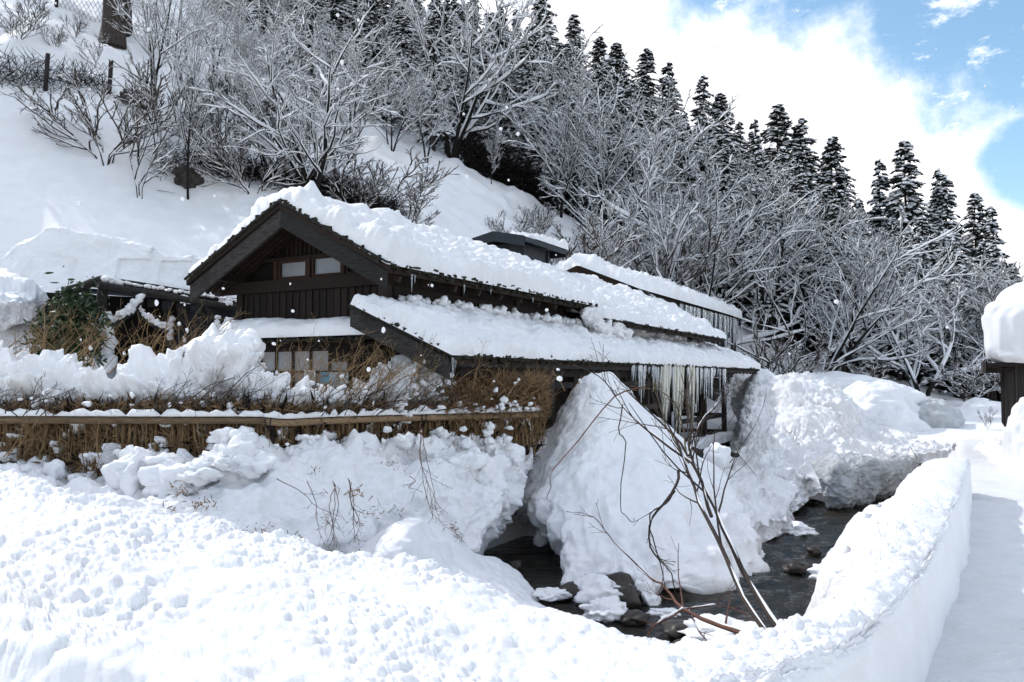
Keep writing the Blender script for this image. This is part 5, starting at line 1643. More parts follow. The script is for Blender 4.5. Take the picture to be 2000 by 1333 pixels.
# dark tangles under the snow shelves of the slope
def tangle(name, px0, px1, D0, D1, hh, n, mat, label, seed, dz=0.0, ln=(.2, .55), w=.012, pyf=None):
    r = np.random.default_rng(seed)
    f = r.random(n); px = px0 + (px1 - px0) * f; D = D0 + (D1 - D0) * f + r.normal(0, .35, n)
    x = (px - 1000) / F * D; z = H(x, D) + dz + r.random(n) * hh - .1
    p = np.stack([x, D, z], -1); d = unit(r.normal(size=(n, 3)) + np.array([0, 0, .4])) * r.uniform(*ln, n)[:, None]
    wv = unit(np.cross(d, r.normal(size=(n, 3)))) * w
    V = np.stack([p - wv, p + wv, p + d + wv * .4, p + d - wv * .4], 1).reshape(-1, 3)
    return tag(mesh(name, V, np.arange(n * 4).reshape(-1, 4), M[mat], smooth=False), label, kind='stuff')


tangle('dark_undergrowth', -60, 200, 24.9, 26.3, .45, 900, 'bark_dark', 'dark brush behind the upper left fence', 1)
tangle('dark_undergrowth', 400, 600, 25.5, 27.0, .6, 2400, 'bark_dark', 'dark brush on the slope behind the bushes', 2)
tangle('dark_undergrowth', 300, 420, 24.3, 25.6, .4, 700, 'bark_dark', 'dark brush below the forked tree', 3)
tangle('dark_undergrowth', 420, 540, 31.5, 33, .8, 2200, 'bark_dark', 'dark brush under the higher snow shelf', 4)
tangle('dark_undergrowth', 600, 780, 26, 28, .8, 3600, 'bark_dark', 'dark brush behind the bowed tree', 5)
tangle('dark_undergrowth', 1180, 2100, 44, 50, 2.2, 16000, 'bark_dark', 'dark undergrowth at the foot of the wood', 6, ln=(.4, 1.2), w=.03)
tangle('dark_undergrowth', 900, 1200, 43.5, 46, 1.5, 4500, 'bark_dark', 'dark undergrowth at the top edge of the snow bowl', 7, ln=(.4, 1.2), w=.03)

# boulder on the slope
for px, D, r_, lab, sd_ in ((358, 24.2, .42, 'brown boulder half buried in the smooth slope', 3), (245, 26.0, .36, 'brown stump at the foot of the forked tree', 5)):
    m = MB(); add_lump(m, (0, 0, 0), r_, np.random.default_rng(sd_), 4, .8, .5)
    x, y, z = at_ground(px, D); o_ = m.build('boulder', M['rock'], None, True, (x, y, z + r_ * .3)); tag(o_, lab, 'boulder')

# ------------------------------------------------------------------ brush fence above the stream
def rail_pt(px):
    """a point on the bamboo rail in column px"""
    D = np.interp(px, [-300, 0, 520, 1060], [9.35, 9.26, 9.12, 11.5]); y = np.interp(px, [-300, 0, 520, 530, 1060], [826, 826, 823, 828, 808])
    return P(px, y, D)


def brush_fence():
    a = P(0, 900, 9.26)
    e = empty('bamboo_brush_fence', tuple(a), 0, 'brown brushwood fence with two long bamboo rails above the stream bank', 'fence')
    for x0, x1, r_ in ((-280, 522, .045), (516, 1058, .042)):
        pts_ = np.array([rail_pt(x) for x in np.linspace(x0, x1, 14)]) - a; pts_[:, 1] -= .05
        pts_[:, 2] += .01 * np.sin(np.linspace(0, 5, 14)) + (.02 if x0 < 0 else 0)
        m = MB(); c = crom(pts_, 60, 0); m.tube(c, r_ * (1 + .10 * (np.arange(60) % 9 == 0)) * np.linspace(1.0, .85, 60), 9)
        m.build('bamboo_rail', M['bamboo'], e, True)
        m = MB(); c2 = c.copy(); c2[:, 2] += .04
        V, Fq = snow_on(c2[None], np.full((1, 60), .030), .045, np.random.default_rng(3), .15); m.add(V, Fq); m.build('rail_snow', M['snow'], e, True)
    for k, px in enumerate((-120, 40, 190, 420, 528, 548, 700, 828, 1030)):
        q = rail_pt(px) - a
        hi = .12 if px in (528, 828) else -.02
        m = MB(); m.tube([q + np.array([0, .06, -.75 if px != 528 else -.62]), q + np.array([.01, .06, hi])], .035 if px in (528, 1030) else .022, 7)
        m.build('fence_post', M['post'], e, True)
    for px in (524, 533, 826, 834):                 # rope lashings
        q = rail_pt(px) - a; q[1] -= .05
        m = MB(); t = np.linspace(0, 2 * math.pi, 13); m.tube(np.stack([q[0] + 0 * t, q[1] + .055 * np.cos(t), q[2] + .055 * np.sin(t)], -1), .008, 4); m.build('rope_lashing', M['ink'], e, True)
    r = np.random.default_rng(9)
    # stakes standing side by side: the larger ones one by one, the thin stems as brushwood
    for k in range(170):
        px = r.uniform(-60, 1050); q = rail_pt(px) - a
        top = q + np.array([r.normal(0, .01), r.uniform(0, .1), r.uniform(-.04, .06)]); bot = top + np.array([r.normal(0, .04), r.normal(0, .03), -r.uniform(.35, .7)])
        m = MB(); m.tube([bot, (top + bot) / 2 + r.normal(0, .01, 3), top], r.uniform(.010, .018), 5); m.build('stake', M['bamboo' if k % 4 == 0 else 'reed'], e, True)

    def blades(name, n, pxr, zr, ln, w, mat, up, dr, seed, depth=(.0, .22), hang=0.0):
        r = np.random.default_rng(seed); px = r.uniform(pxr[0], pxr[1], n)
        base = np.array([rail_pt(x) for x in np.linspace(pxr[0], pxr[1], 60)]); f = (px - pxr[0]) / (pxr[1] - pxr[0]) * 59
        i = np.minimum(f.astype(int), 58); p = base[i] + (base[i + 1] - base[i]) * (f - i)[:, None] - a
        p[:, 1] += r.uniform(depth[0], depth[1], n); p[:, 2] += r.uniform(zr[0], zr[1], n)
        d = unit(r.normal(size=(n, 3)) * np.array([dr, dr, dr * .6]) + np.array([0, 0, up])) * r.uniform(*ln, n)[:, None]
        wv = unit(np.cross(d, r.normal(size=(n, 3)))) * r.uniform(w * .6, w, n)[:, None]
        mid = p + d * .5 + np.array([0, 0, hang]) * 0; tip = p + d + np.stack([0 * px, 0 * px, -hang * r.random(n)], -1)
        V = np.stack([p - wv * .5, p + wv * .5, mid + wv, mid - wv, tip], 1).reshape(-1, 3)
        b_ = np.arange(n)[:, None] * 5
        o_ = mesh(name, V, [b_ + np.array([[0, 1, 2, 3]]), b_ + np.array([[3, 2, 4]])], M[mat], e, False); o_['kind'] = 'stuff'
    blades('brushwood', 3200, (-80, 1050), (-.62, -.25), (.22, .6), .0085, 'reed', 2.6, .35, 1)
    blades('brushwood', 3000, (-80, 560), (-.60, -.1), (.10, .25), .012, 'reed', .2, 1.0, 11)
    blades('dry_leaves', 3800, (-80, 1050), (-.60, .02), (.06, .15), .010, 'sasa', -.7, .7, 2)
    blades('dry_leaves', 5000, (-80, 860), (-.04, .20), (.07, .2), .012, 'sasa', .1, .9, 3, (.02, .5))
    blades('brushwood', 3600, (-80, 860), (-.06, .18), (.1, .35), .006, 'reed', .7, .8, 4, (.02, .5))
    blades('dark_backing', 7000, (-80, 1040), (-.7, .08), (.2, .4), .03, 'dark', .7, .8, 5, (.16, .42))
    # the tall sasa thicket at the right end
    blades('sasa_leaves', 9500, (868, 1062), (-.05, .50), (.08, .22), .012, 'sasa', .15, .9, 6, (-.1, .55))
    blades('sasa_stems', 2400, (868, 1070), (-.1, .40), (.2, .45), .006, 'sasa', 1.2, .6, 7, (-.1, .5))
    blades('sasa_stems', 1500, (880, 1065), (-.6, .10), (.3, .6), .007, 'reed', 1.8, .5, 8, (-.02, .3))
    return e


brush_fence()


# snow lying on the hedge, as lumps of every size
def lump_field(name, regions, label, mat='snow'):
    m = MB(); r = np.random.default_rng(77)
    for (px0, px1, y0, y1, D0, D1, n, rr) in regions:
        for k in range(n):
            px, py = r.uniform(px0, px1), r.uniform(y0, y1)
            f = (px - px0) / (px1 - px0); D = D0 + (D1 - D0) * f + r.uniform(-.12, .25)
            rad = rr[0] + (rr[1] - rr[0]) * r.random() ** 1.6
            add_lump(m, P(px, py, D), rad, r, 4 if rad > .15 else 3 if rad > .06 else 2, r.uniform(.6, .95), .55)
    o_ = m.build(name, M[mat], None, True)
    return tag(o_, label, kind='stuff')


def hedge_blanket():
    xs = [-120, 0, 60, 100, 150, 200, 250, 330, 352, 400, 440, 460, 500, 545, 600, 680, 740, 790, 850, 888, 905, 960, 1045]
    yt = [700, 712, 722, 732, 744, 750, 728, 716, 686, 680, 690, 725, 748, 772, 778, 768, 745, 722, 712, 705, 745, 790, 798]
    n1, n2 = 150, 620
    px = np.linspace(-120, 1045, n2); yt = np.interp(px, xs, yt)
    base = np.array([rail_pt(x) for x in px]); zt = np.array([P(x, y, b[1] + .42)[2] for x, y, b in zip(px, yt, base)])
    Hh = zt - base[:, 2]
    G = np.zeros((n1, n2, 3))
    for i, v in enumerate(np.linspace(-.12, 1.25, n1)):
        # v 0..1 climbs the front; beyond 1 it goes down the back
        a = np.clip(v, 0, 1)
        G[i, :, 0] = base[:, 0]; G[i, :, 1] = base[:, 1] + .05 + .42 * a ** 1.5 + max(v - 1, 0) * 2.2
        G[i, :, 2] = base[:, 2] + Hh * (np.sin(a * math.pi / 2) ** .9) - max(v - 1, 0) ** 1.2 * 1.4 + min(v, 0) * .5
    Nn = gnormals(G); Nn = np.where(Nn[..., 1:2] > 0, -Nn, Nn); Nn = np.where((Nn[..., 2:] < -.2), -Nn, Nn)
    q = G + .12 * np.stack([fbm(G * 3, 2), fbm(G * 3 + 9, 2), fbm(G * 3 + 19, 2)], -1)
    v = np.linspace(-.12, 1.25, n1)[:, None]
    big = sstep(Hh, .25, .75)[None]
    hold = fbm(G * np.array([2.4, 2.4, 3.0]) + 2, 4)
    d = .36 * hold + cellbump3(q * 4.4) * (.09 + .07 * big) + cellbump3(q * 8 + 5) * .065 + fbm(G * 6 + 3, 3) * .04
    d += .10 * sstep(v, .35, .9) * (.25 + .75 * big) - .19 * (1 - sstep(v, .12, .60)) - .05
    d -= .26 * sstep(G[..., 0], -1.0, -.5); d += .02 * sstep(G[..., 0], -3.2, -2.6)
    o_ = mesh('hedge_snow', (G + Nn * d[..., None]).reshape(-1, 3), gridfaces(n1, n2), M['snow'])
    tag(o_, 'crumbled snow resting on top of the brown hedge', kind='stuff')


hedge_blanket()


def fence_foot_snow():
    n1, n2 = 110, 620
    px = np.linspace(-120, 1040, n2); base = np.array([rail_pt(x) for x in px]); G = np.zeros((n1, n2, 3))
    v = np.linspace(0, 1, n1)[:, None]
    G[..., 0] = base[:, 0]; G[..., 1] = base[:, 1] + .16 - .20 * v; G[..., 2] = base[:, 2] - .06 - .74 * v
    Nn = np.zeros_like(G); Nn[..., 1] = -1; Nn[..., 2] = .35; Nn = unit(Nn)
    right = sstep(px, 520, 640)[None]
    hold = fbm(G * np.array([3.2, 3.2, 4.2]) + 31, 4)
    lift = sstep(v, .35 - .25 * right, 1.0)
    d = .36 * hold - .045 + .20 * lift + cellbump3(G * 4.5 + .4 * fbm(G * 3, 2)[..., None]) * .14 * (.4 + lift) + cellbump3(G * 11) * .04
    o_ = mesh('fence_foot_snow', (G + Nn * d[..., None]).reshape(-1, 3), gridfaces(n1, n2)[:, ::-1], M['snow'])
    tag(o_, 'snow clinging in patches to the foot of the brown fence', kind='stuff')


fence_foot_snow()
lump_field('hedge_snow_bits', [
    (330, 460, 685, 740, 9.8, 9.8, 7, (.10, .2)), (540, 880, 745, 800, 9.5, 10.4, 50, (.02, .06)), (40, 520, 760, 800, 9.25, 9.2, 30, (.02, .06)), (800, 895, 705, 760, 10.3, 10.6, 16, (.03, .09)), 
    (890, 1050, 775, 800, 10.5, 11.2, 22, (.02, .06)), (960, 1050, 740, 770, 10.8, 11.2, 5, (.015, .04)),
], 'small bits of snow caught in the brown hedge')
lump_field('bank_snow_lumps', [
    (-40, 200, 915, 945, 9.0, 9.0, 10, (.05, .12)), (220, 420, 870, 925, 8.95, 8.95, 9, (.04, .10)), (420, 530, 850, 890, 8.9, 8.9, 6, (.08, .16)),
    (430, 500, 890, 930, 8.6, 8.6, 3, (.18, .28)), (250, 340, 900, 945, 8.5, 8.5, 3, (.16, .26)), (340, 430, 900, 960, 8.4, 8.4, 3, (.16, .24)), (470, 498, 845, 858, 8.8, 8.8, 2, (.07, .12)),
    (150, 500, 870, 900, 8.95, 8.9, 12, (.02, .06)), (540, 1000, 850, 890, 9.0, 10.9, 44, (.02, .07)), (700, 980, 835, 880, 9.5, 10.8, 22, (.02, .07)),
    (790, 840, 840, 880, 9.6, 9.8, 4, (.07, .12)), (900, 1000, 830, 880, 10.4, 10.9, 12, (.04, .09)), (880, 970, 900, 960, 9.9, 10.3, 3, (.16, .26)),
], 'lumps of snow caught in the foot of the fence and on the bank')

# ------------------------------------------------------------------ hand shaped twigs
def twig_thing(name, label, cat, stems, mat, seed, side=3, snow=0.0, rr=None, kids=(5, 3), len_=.45, ang=.6, grp=None, k1=.6, snow_mat_='snow_branch', rmin=.0025):
    """stems: list of ([(px, py, D), ...], base radius, tip radius)"""
    r = np.random.default_rng(seed); org = P(*stems[0][0][0]); e = empty(name, tuple(org), 0, label, cat, grp)
    for pth, ra, rb in stems:
        S = 16; c = crom(np.array([P(*p) for p in pth]) - org, S, 0); c[1:-1] += r.normal(0, .003, (S - 2, 3)); rad = np.linspace(ra, rb, S)
        m = MB(); m.tube(c, rad, 7); m.build('stem', M[mat], e, True)
        L0 = np.array([np.linalg.norm(np.diff(c, axis=0), axis=1).sum()])
        if kids[0]:
            P1, R1, L1 = children(c[None], rad[None], kids[0], r, .3, .98, len_, ang, 7, L0, .55, .05, .09, rmin)
            m = MB(); m.tubes(P1, R1, 4)
            if kids[1]:
                P2, R2, L2 = children(P1, R1, kids[1], r, .2, 1, .5, ang, 4, L1, .6, .03, .12, rmin * .8); m.tubes(P2, R2, 3)
            m.build('twig', M[mat], e, True)
        if snow:
            n = int(S * k1); V, Fq = snow_on(c[None, :n], rad[None, :n], snow, r, .2, .30); m = MB(); m.add(V, Fq); m.build('stem_snow', M[snow_mat_], e, True)
    return e


# the leaning sapling in front of the heap
twig_thing('leaning_sapling', 'slender bare sapling leaning left over the stream with snow on its stems', 'sapling', [
    ([(1538, 1252, 3.9), (1470, 1150, 4.4), (1425, 1060, 4.8), (1390, 980, 5.1), (1352, 905, 5.4), (1315, 850, 5.7), (1262, 800, 6.0), (1225, 765, 6.2)], .018, .004),
    ([(1500, 1240, 3.9), (1450, 1165, 4.3), (1415, 1080, 4.6), (1375, 1000, 4.9), (1348, 935, 5.2), (1330, 880, 5.4), (1300, 820, 5.6), (1283, 770, 5.8)], .016, .004),
    ([(1390, 1010, 5.0), (1365, 930, 5.2), (1348, 880, 5.3), (1343, 830, 5.4), (1341, 760, 5.5)], .012, .003),
    ([(1352, 905, 5.4), (1290, 860, 5.6), (1230, 810, 5.9), (1200, 770, 6.1), (1170, 735, 6.2), (1118, 712, 6.3)], .010, .0025),
    ([(1345, 890, 5.3), (1365, 830, 5.5), (1400, 790, 5.6), (1425, 765, 5.7)], .008, .0025)],
    'twig', 21, snow=.005, kids=(8, 3), len_=.30, k1=.75)
twig_thing('leaning_sapling', 'thin yellowish shoots fanning up beside the icicles', 'sapling', [
    ([(1345, 905, 5.5), (1310, 850, 5.7), (1290, 800, 5.8), (1275, 750, 5.9)], .006, .002),
    ([(1340, 880, 5.5), (1330, 820, 5.7), (1300, 770, 5.8), (1230, 755, 5.9)], .006, .002),
    ([(1345, 880, 5.5), (1350, 820, 5.7), (1340, 770, 5.8)], .005, .002)],
    'olive_twig', 22, kids=(5, 2), len_=.35, ang=.5)
twig_thing('drooping_twig', 'long thin twig arching down across the left of the heap', 'twig', [
    ([(1262, 755, 6.0), (1200, 775, 6.0), (1130, 860, 6.0), (1080, 920, 6.0), (1075, 950, 6.0), (1068, 975, 6.0)], .006, .002)], 'red_twig', 23, kids=(0, 0))
twig_thing('drooping_twig', 'wavy hanging twig down the middle of the heap ending in a curl', 'twig', [
    ([(1216, 790, 5.8), (1208, 845, 5.8), (1222, 865, 5.8), (1212, 960, 5.8), (1215, 1000, 5.8), (1235, 1020, 5.8), (1238, 1012, 5.8)], .005, .002)], 'twig', 24, kids=(0, 0))
twig_thing('drooping_twig', 'dark twisted vine hanging from the sapling over the foot of the heap', 'vine', [
    ([(1325, 920, 5.2), (1322, 950, 5.1), (1290, 990, 5.0), (1272, 1015, 5.0), (1268, 1060, 5.0), (1285, 1090, 5.0), (1310, 1120, 5.0), (1320, 1160, 5.0)], .010, .003),
    ([(1318, 960, 5.1), (1300, 985, 5.0), (1270, 1005, 5.0), (1275, 1050, 5.0), (1290, 1100, 5.0), (1300, 1150, 5.0)], .006, .003)], 'twig', 25, kids=(4, 2), len_=.3)
twig_thing('fallen_branch', 'reddish fallen branch lying across the stream with snow at its fork', 'branch', [
    ([(1500, 1270, 4.4), (1450, 1240, 4.8), (1390, 1215, 5.2), (1335, 1190, 5.6), (1300, 1150, 5.9), (1272, 1130, 6.1)], .020, .006),
    ([(1335, 1190, 5.6), (1290, 1215, 5.6), (1270, 1230, 5.6), (1265, 1270, 5.6)], .009, .003),
    ([(1345, 1195, 5.6), (1370, 1240, 5.4), (1390, 1262, 5.2)], .007, .003),
    ([(1272, 1130, 6.1), (1200, 1060, 6.3), (1165, 1015, 6.4), (1133, 1000, 6.5)], .006, .002),
    ([(1335, 1190, 5.6), (1420, 1185, 5.4), (1500, 1230, 5.0)], .006, .002)],
    'red_twig', 26, snow=.008, kids=(4, 2), len_=.35, k1=.45)
twig_thing('bent_grass', 'thin curved stalk standing on the snow right of the veranda', 'stalk', [
    ([(1425, 905, 9.5), (1450, 870, 9.5), (1480, 820, 9.5), (1498, 768, 9.5)], .006, .002)], 'twig', 27, kids=(2, 0), len_=.3)
twig_thing('bent_grass', 'second thin stalk close to the veranda post', 'stalk', [
    ([(1422, 830, 9.5), (1440, 800, 9.5), (1455, 760, 9.5), (1463, 735, 9.5)], .005, .002)], 'twig', 28, kids=(1, 0), len_=.3)
twig_thing('bent_grass', 'drooping stalk on the slope below the veranda', 'stalk', [
    ([(1430, 865, 10.5), (1445, 890, 10.4), (1465, 915, 10.3), (1477, 930, 10.3)], .005, .002)], 'twig', 29, kids=(0, 0))
twig_thing('bent_grass', 'short dark stalk on the end of the ploughed wall', 'stalk', [
    ([(1791, 896, 10.6), (1785, 885, 10.6), (1777, 873, 10.6)], .006, .003)], 'twig', 30, kids=(0, 0))
# dead stalks hanging on the bank
r = np.random.default_rng(31)
HANG = [(540, 935, 660, 1010, 'long dead stalk slanting over the left bank'), (600, 940, 640, 1050, 'thin dead stalk on the bank below the post'), (650, 940, 655, 1070, 'left dark stalk of the hanging tuft'),
        (680, 935, 690, 1060, 'right dark stalk of the hanging tuft'), (820, 830, 848, 1015, 'long straight stalk hanging below the second rail post'), (800, 930, 808, 960, 'short stalk on the bank in the middle'), (895, 1030, 905, 1060, 'small brown tuft stem near the hollow')]
for k, (x0, y0, x1, y1, lab) in enumerate(HANG):
    D = np.interp(x0, [500, 900], [7.9, 9.2])
    twig_thing('dead_stalk', lab, 'stalk', [([(x0 + 3 * q, y0 + 4 * q, D), (x0 * .65 + x1 * .35 + r.uniform(-16, 10), y0 * .65 + y1 * .35, D - .18), (x0 * .3 + x1 * .7 + r.uniform(-10, 16), y0 * .3 + y1 * .7, D - .32), (x1 + r.uniform(-14, 14), y1 - 30 * q * r.random(), D - .42)], .0045, .002) for q in range(3 if k in (2, 3, 4) else 1)], 'red_twig', 40 + k, kids=(5 if k in (2, 3, 4) else 3, 2), len_=.35)

# straw coloured weeds: bushes of bent stalks
def weed(label, px, py, D, n, hgt, lean, mat, seed, spread=.35, cat='weed', snowy=0):
    r = np.random.default_rng(seed); org = P(px, py, D); e = empty('dry_weed', tuple(org), 0, label, cat, None)
    P0 = []
    for k in range(n):
        b = np.array([r.normal(0, spread), r.normal(0, .12), r.uniform(-.1, .05)]); d = unit(np.array([lean + r.normal(0, .45), r.normal(0, .25), 1.0])); c = [b]
        L_ = hgt * r.uniform(.45, 1.1)
        for j in range(7): d = unit(d + np.array([lean * .10, 0, -.05]) + r.normal(0, .08, 3)); b = b + d * L_ / 7; c.append(b)
        P0.append(c)
    P0 = np.array(P0); R0 = np.tile(np.linspace(.007, .002, 8), (n, 1)) * r.uniform(.6, 1.2, (n, 1))
    m = MB(); m.tubes(P0, R0, 4); o1 = m.build('stalks', M[mat], e, True)
    P1, R1, L1 = children(P0, R0, 4, r, .3, 1, .35, .7, 5, np.full(n, hgt), .6, .02, .12, .002); m = MB(); m.tubes(P1, R1, 3)
    P2, R2, L2 = children(P1, R1, 3, r, .2, 1, .5, .7, 3, L1, .7, .02, .12, .0018); m.tubes(P2, R2, 3); o2 = m.build('twigs', M[mat], e, True)
    o1['kind'] = o2['kind'] = 'stuff'
    if snowy:
        m = MB()
        for k in range(snowy // 3):
            c = P0[r.integers(n), r.integers(2, 8)]; add_lump(m, c, r.uniform(.010, .024), r, 2, 1.4)
        o3 = m.build('snow_bits', M['snow'], e, True); o3['kind'] = 'stuff'
    return e


WEEDS = [('straw weeds at the far left in front of the snow lump', 45, 715, 10.2, 24, .75, .35, 'straw_twig', .35, 14), ('tall straw stalks before the evergreen bush', 140, 720, 10.3, 16, .95, .25, 'straw_twig', .3, 6),
         ('straw stalks crossing the snowy log post', 235, 735, 10.3, 16, .95, .35, 'straw_twig', .35, 4), ('thin straw stalks before the dark opening of the shelter', 320, 715, 10.4, 13, .9, .2, 'straw_twig', .3, 8),
         ('straw stalks in front of the slate panel', 380, 690, 10.5, 7, .75, .5, 'straw_twig', .2, 10), ('dry stalks at the left end of the paper windows', 520, 755, 9.9, 15, .75, .25, 'straw_twig', .25, 6),
         ('low dry grass under the paper windows', 590, 775, 10.0, 26, .4, .3, 'straw_twig', .4, 8), ('thick clump of bent brown stalks right of the paper windows', 690, 760, 10.1, 40, .75, .35, 'straw_twig', .4, 8),
         ('brown stalks under the slanting bargeboard', 780, 760, 10.3, 30, .75, .2, 'straw_twig', .35, 8), ('fine dark twigs poking from the white hedge snow', 390, 790, 9.0, 26, .6, .7, 'twig', .5, 4),
         ('dark twigs over the left hedge snow', 90, 800, 9.0, 20, .5, .5, 'twig', .5, 4), ('dark twigs in the right hedge snow', 760, 790, 9.6, 34, .55, .8, 'twig', .5, 4),
         ('dark twigs among the middle hedge snow', 610, 800, 9.3, 26, .4, .5, 'twig', .5, 4), ('brown stalks standing in the sasa thicket', 960, 770, 10.9, 22, .55, .2, 'sasa', .45, 3),
         ('yellow stalks hanging over the left rail', 30, 880, 9.0, 8, .5, .2, 'straw_twig', .1, 0), ('pale stalk crossing the rail left of centre', 195, 900, 9.0, 4, .75, .1, 'straw_twig', .08, 0)]
for k, (lab, px, py, D, n, hg, le, mt, sp, sn) in enumerate(WEEDS): weed(lab, px, py, D, n, hg, le, mt, 60 + k, sp, snowy=sn)


# evergreen bush beside the shelter
def evergreen():
    r = np.random.default_rng(4); org = P(122, 705, 12.6); e = empty('evergreen_bush', tuple(org), 0, 'dark evergreen bush with drooping leaves before the open shelter', 'bush')
    n = 2600; V = []; c = np.array([[-.28, 0, .25], [.05, .1, .75], [.25, -.1, .95], [.3, 0, .35], [-.1, 0, .55], [.38, -.1, .60]]) * np.array([.85, 1, .88])
    k = r.integers(0, len(c), n); p = c[k] + r.normal(0, .16, (n, 3)) * np.array([1.1, .8, 1.2])
    a = r.uniform(0, 6.28, n); d = unit(np.stack([np.cos(a), np.sin(a), r.uniform(-1.3, .2, n)], -1)) * r.uniform(.09, .17, n)[:, None]
    w = unit(np.cross(d, r.normal(size=(n, 3)))) * .020
    V = np.stack([p, p + d * .35 - w, p + d * .75 - w * .7, p + d, p + d * .75 + w * .7, p + d * .35 + w], 1).reshape(-1, 3)
    b_ = np.arange(n)[:, None] * 6
    o_ = mesh('leaves', V, [b_ + np.array([[0, 1, 2, 5]]), b_ + np.array([[5, 2, 4, 4]])[:, :3], b_ + np.array([[2, 3, 4]])], M['leaf'], e, False); o_['kind'] = 'stuff'
    m = MB()
    for q in c: m.tube([(0.05, 0, -.3), tuple(q * .5 + r.normal(0, .05, 3)), tuple(q)], .018, 5)
    m.build('stem', M['bark'], e, True)


evergreen()

# ------------------------------------------------------------------ notices in front of the paper windows
def notice(px, py, w, hh, D, mat, label, marks, cat='sign'):
    c = P(px, py, D); e = empty('notice', tuple(c), math.radians(-4), label, cat)
    ww, h_ = w / F * D, hh / F * D
    m = MB(); m.box(-ww / 2, ww / 2, -.008, .008, -h_ / 2, h_ / 2); m.build('board', M[mat], e)
    for kind, x0, x1, z0, z1, mt in marks:
        m = MB(); m.box(x0 * ww, x1 * ww, -.012, -.0085, z0 * h_, z1 * h_); m.build('ink_mark', M[mt], e)
    m = MB(); m.tube([(0, .02, -h_ / 2 - .35), (0, .02, h_ / 2)], .012, 5); m.build('stake', M['post'], e)


r = random.Random(5)
mk = []
for row, z in enumerate((.30, .12, -.05)):
    x = -.40
    while x < .36:
        w = r.uniform(.05, .11)
        for j in range(2): mk.append(('b', x, x + w * r.uniform(.6, 1), z + j * .055, z + j * .055 + .022, 'ink'))
        mk.append(('b', x + w * .4, x + w * .4 + .02, z - .01, z + .09, 'ink')); x += w + .03
for k in range(4): mk.append(('b', -.18 + k * .12, -.14 + k * .12, -.38 + .03 * k, -.16 + .02 * k, 'ink'))
notice(605, 737, 22, 27, 10.6, 'sign_white', 'small white notice with three rows of dark writing before the window wall', mk)
notice(635, 738, 17, 22, 10.75, 'sign_blue', 'small blue board between the two pale notices', [('b', -.3, .3, .1, .2, 'ink')])
mk = [('b', -.42, .40 - r.random() * .2, .32 - .17 * k, .345 - .17 * k, 'sign_blue') for k in range(5)]
notice(662, 739, 37, 22, 10.75, 'sign_pale', 'wide pale blue notice with lines of small writing', mk)
notice(655, 759, 22, 15, 10.7, 'sign_pale', 'lower pale notice half hidden in the dry grass', mk[:3])

# ------------------------------------------------------------------ stones, snow lumps in the stream
def single_lump(name, px, py, D, r_, mat, label, cat, seed, flat=.7, sub=4, amp=.4, dz=0):
    m = MB(); add_lump(m, (0, 0, 0), r_, np.random.default_rng(seed), sub, flat, amp)
    p = P(px, py, D); p[2] += dz; o_ = m.build(name, M[mat], None, True, tuple(p)); tag(o_, label, cat)


def wD(py): return 2.5 * F / (py - 738)


STN = [(1122, 1160, .17, 'mossy brown stone at the left foot of the heap'), (1198, 1155, .22, 'brown stone under the middle of the heap'), (1222, 1175, .20, 'dark stone under the overhang next to the fallen snow'), 
       (1160, 1150, .15, 'ochre stone peeping out below the heap'), (1238, 1212, .12, 'small black stone in the middle of the stream'),  
       (1330, 1235, .15, 'reddish stone beneath the fallen branch'),  (1378, 1150, .13, 'stone at the right foot of the heap'), (1455, 1085, .14, 'stone at the mouth of the right channel'), (1345, 1270, .12, 'stone by the foreground snow edge'),
       (1590, 1080, .10, 'thin stone in the far right current'), (1555, 1115, .12, 'low brown stone in the right current'), (1610, 1135, .07, 'small stone below the snow cap'), (1005, 1110, .10, 'stone in the dark hollow'), ]
for k, (px, py, r_, lab) in enumerate(STN):
    single_lump('river_stone', px, py, wD(py) if py > 1080 else wD(py), r_, 'rock', lab, 'stone', 100 + k, .62, 3, .45, .03)
SL = [(1172, 1170, .27, 'ragged white lump of snow fallen beside the stones', .75), (1180, 1203, .17, 'smaller ragged snow lump just below the first', .7), (1262, 1172, .14, 'wedge of snow leaning on the boulder', .9), (1078, 1168, .17, 'low flat snow patch left of the heap', .35),
      (1395, 1240, .28, 'flat snow slab under the fallen branch', .35), (1440, 1250, .22, 'snow patch below the sapling foot', .35), (1300, 1205, .12, 'thin icy patch in the current', .25), (1612, 1125, .15, 'snow cap on a small stone by the right wall', .5), (1272, 1265, .10, 'tiny snow patch by the foreground bank', .3),
      (1562, 1040, .22, 'small snow ledge at the tip of the right bank', .35)]
for k, (px, py, r_, lab, fl) in enumerate(SL):
    single_lump('snow_lump', px, py, wD(py), r_, 'snow', lab, 'snow lump', 200 + k, fl, 4, .55, .04)
# log and snowy stone below the veranda sill
e = empty('driftwood_log', tuple(P(1360, 890, 13.5)), 0, 'dark log sticking out under the veranda sill', 'log')
m = MB(); m.tube([(-.35, .4, .15), (.1, 0, 0), (.22, -.35, -.18)], [.10, .09, .07], 9); m.build('trunk', M['post'], e, True)
m = MB(); m.tube([(.1, 0, 0), (.45, -.1, .05), (.7, 0, .0)], [.06, .05, .04], 7); m.build('branch', M['post'], e, True)
single_lump('snow_lump', 1402, 893, 13.2, .26, 'snow', 'rounded snow cushion under the veranda sill', 'snow lump', 230, .7, 4, .25)

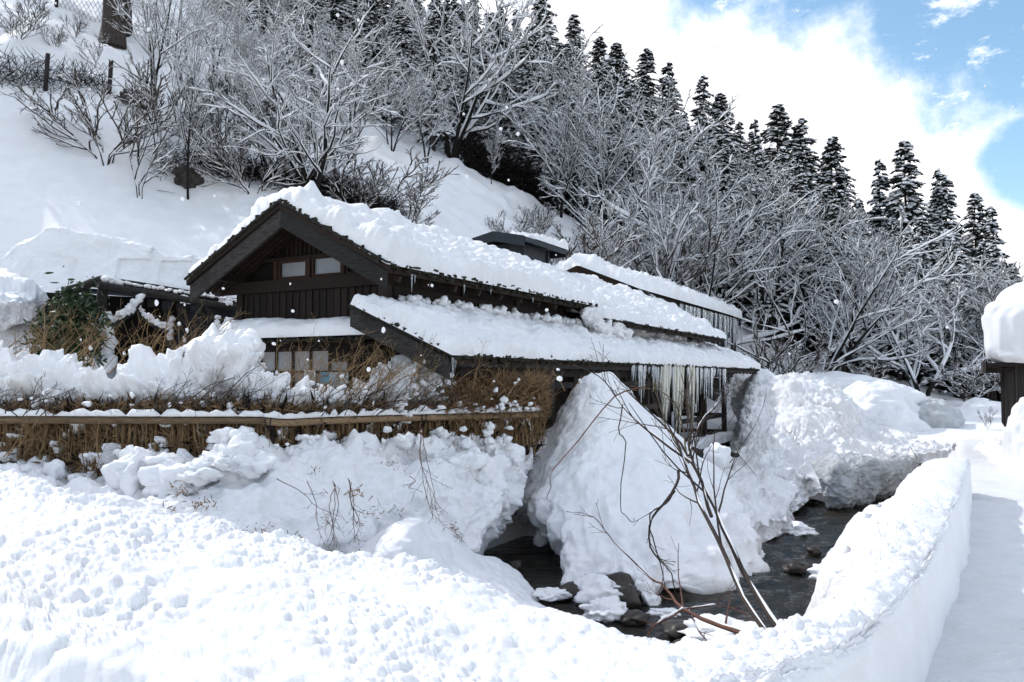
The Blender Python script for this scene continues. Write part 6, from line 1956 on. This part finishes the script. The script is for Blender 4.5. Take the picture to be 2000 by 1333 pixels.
# ------------------------------------------------------------------ snowflakes in the air
r = np.random.default_rng(90); m = MB(); FL = [(155, 398, 7), (357, 389, 5), (185, 30, 6), (262, 42, 5), (290, 58, 5), (668, 122, 6), (660, 175, 5), (935, 60, 4), (1185, 112, 7), (978, 252, 5), (912, 345, 5), (990, 210, 4), (1093, 740, 8), (1090, 722, 5),
    (749, 645, 7), (572, 608, 6), (1695, 767, 7), (1160, 591, 6), (1068, 606, 5), (844, 558, 4), (436, 564, 4), (500, 668, 6), (306, 592, 7), (535, 672, 6), (720, 722, 6), (1634, 590, 8), (1012, 262, 5), (1850, 640, 4), (660, 30, 5), (700, 40, 5), (515, 155, 4)]
FL += [(r.uniform(0, 2000), r.uniform(0, 800), r.uniform(1.5, 3.5)) for k in range(60)]
for px, py, s_ in FL:
    D = r.uniform(2.2, 5.5); add_lump(m, P(px, py, D), s_ * .62 * D / F, r, 2, r.uniform(.9, 1.3), .25)
tag(m.build('falling_snowflakes', M['snow_branch'], None, True), 'snowflakes drifting through the air', kind='stuff')

# litter showing through the bank
r = np.random.default_rng(123); V = []
for px, py, n, sx in ((330, 1000, 60, 14), (392, 985, 60, 16), (500, 1035, 90, 22), (560, 1055, 90, 22), (645, 1080, 40, 10), (350, 960, 30, 14), (760, 912, 70, 18), (830, 905, 40, 22), (880, 1030, 40, 10), (690, 960, 50, 16), (620, 920, 50, 22), (570, 940, 40, 30), (900, 880, 40, 22), (740, 1000, 40, 24), (450, 940, 24, 10)):
    for k in range(n):
        D = np.interp(px, [300, 500, 700, 900], [8.0, 8.1, 8.6, 9.4]) + (.9 if py < 950 else 0) + r.uniform(-.35, .35)
        p = P(px + r.normal(0, sx), py + r.normal(0, 7), D); d = unit(r.normal(size=3) + np.array([0, -.6, 0])) * r.uniform(.02, .08); w = unit(np.cross(d, r.normal(size=3))) * .006
        V += [p - w, p + w, p + d + w * .4, p + d - w * .4]
tag(mesh('dead_leaf_litter', np.array(V), np.arange(len(V)).reshape(-1, 4), M['sasa'], smooth=False), 'brown dead leaves poking out of the snow bank', kind='stuff')
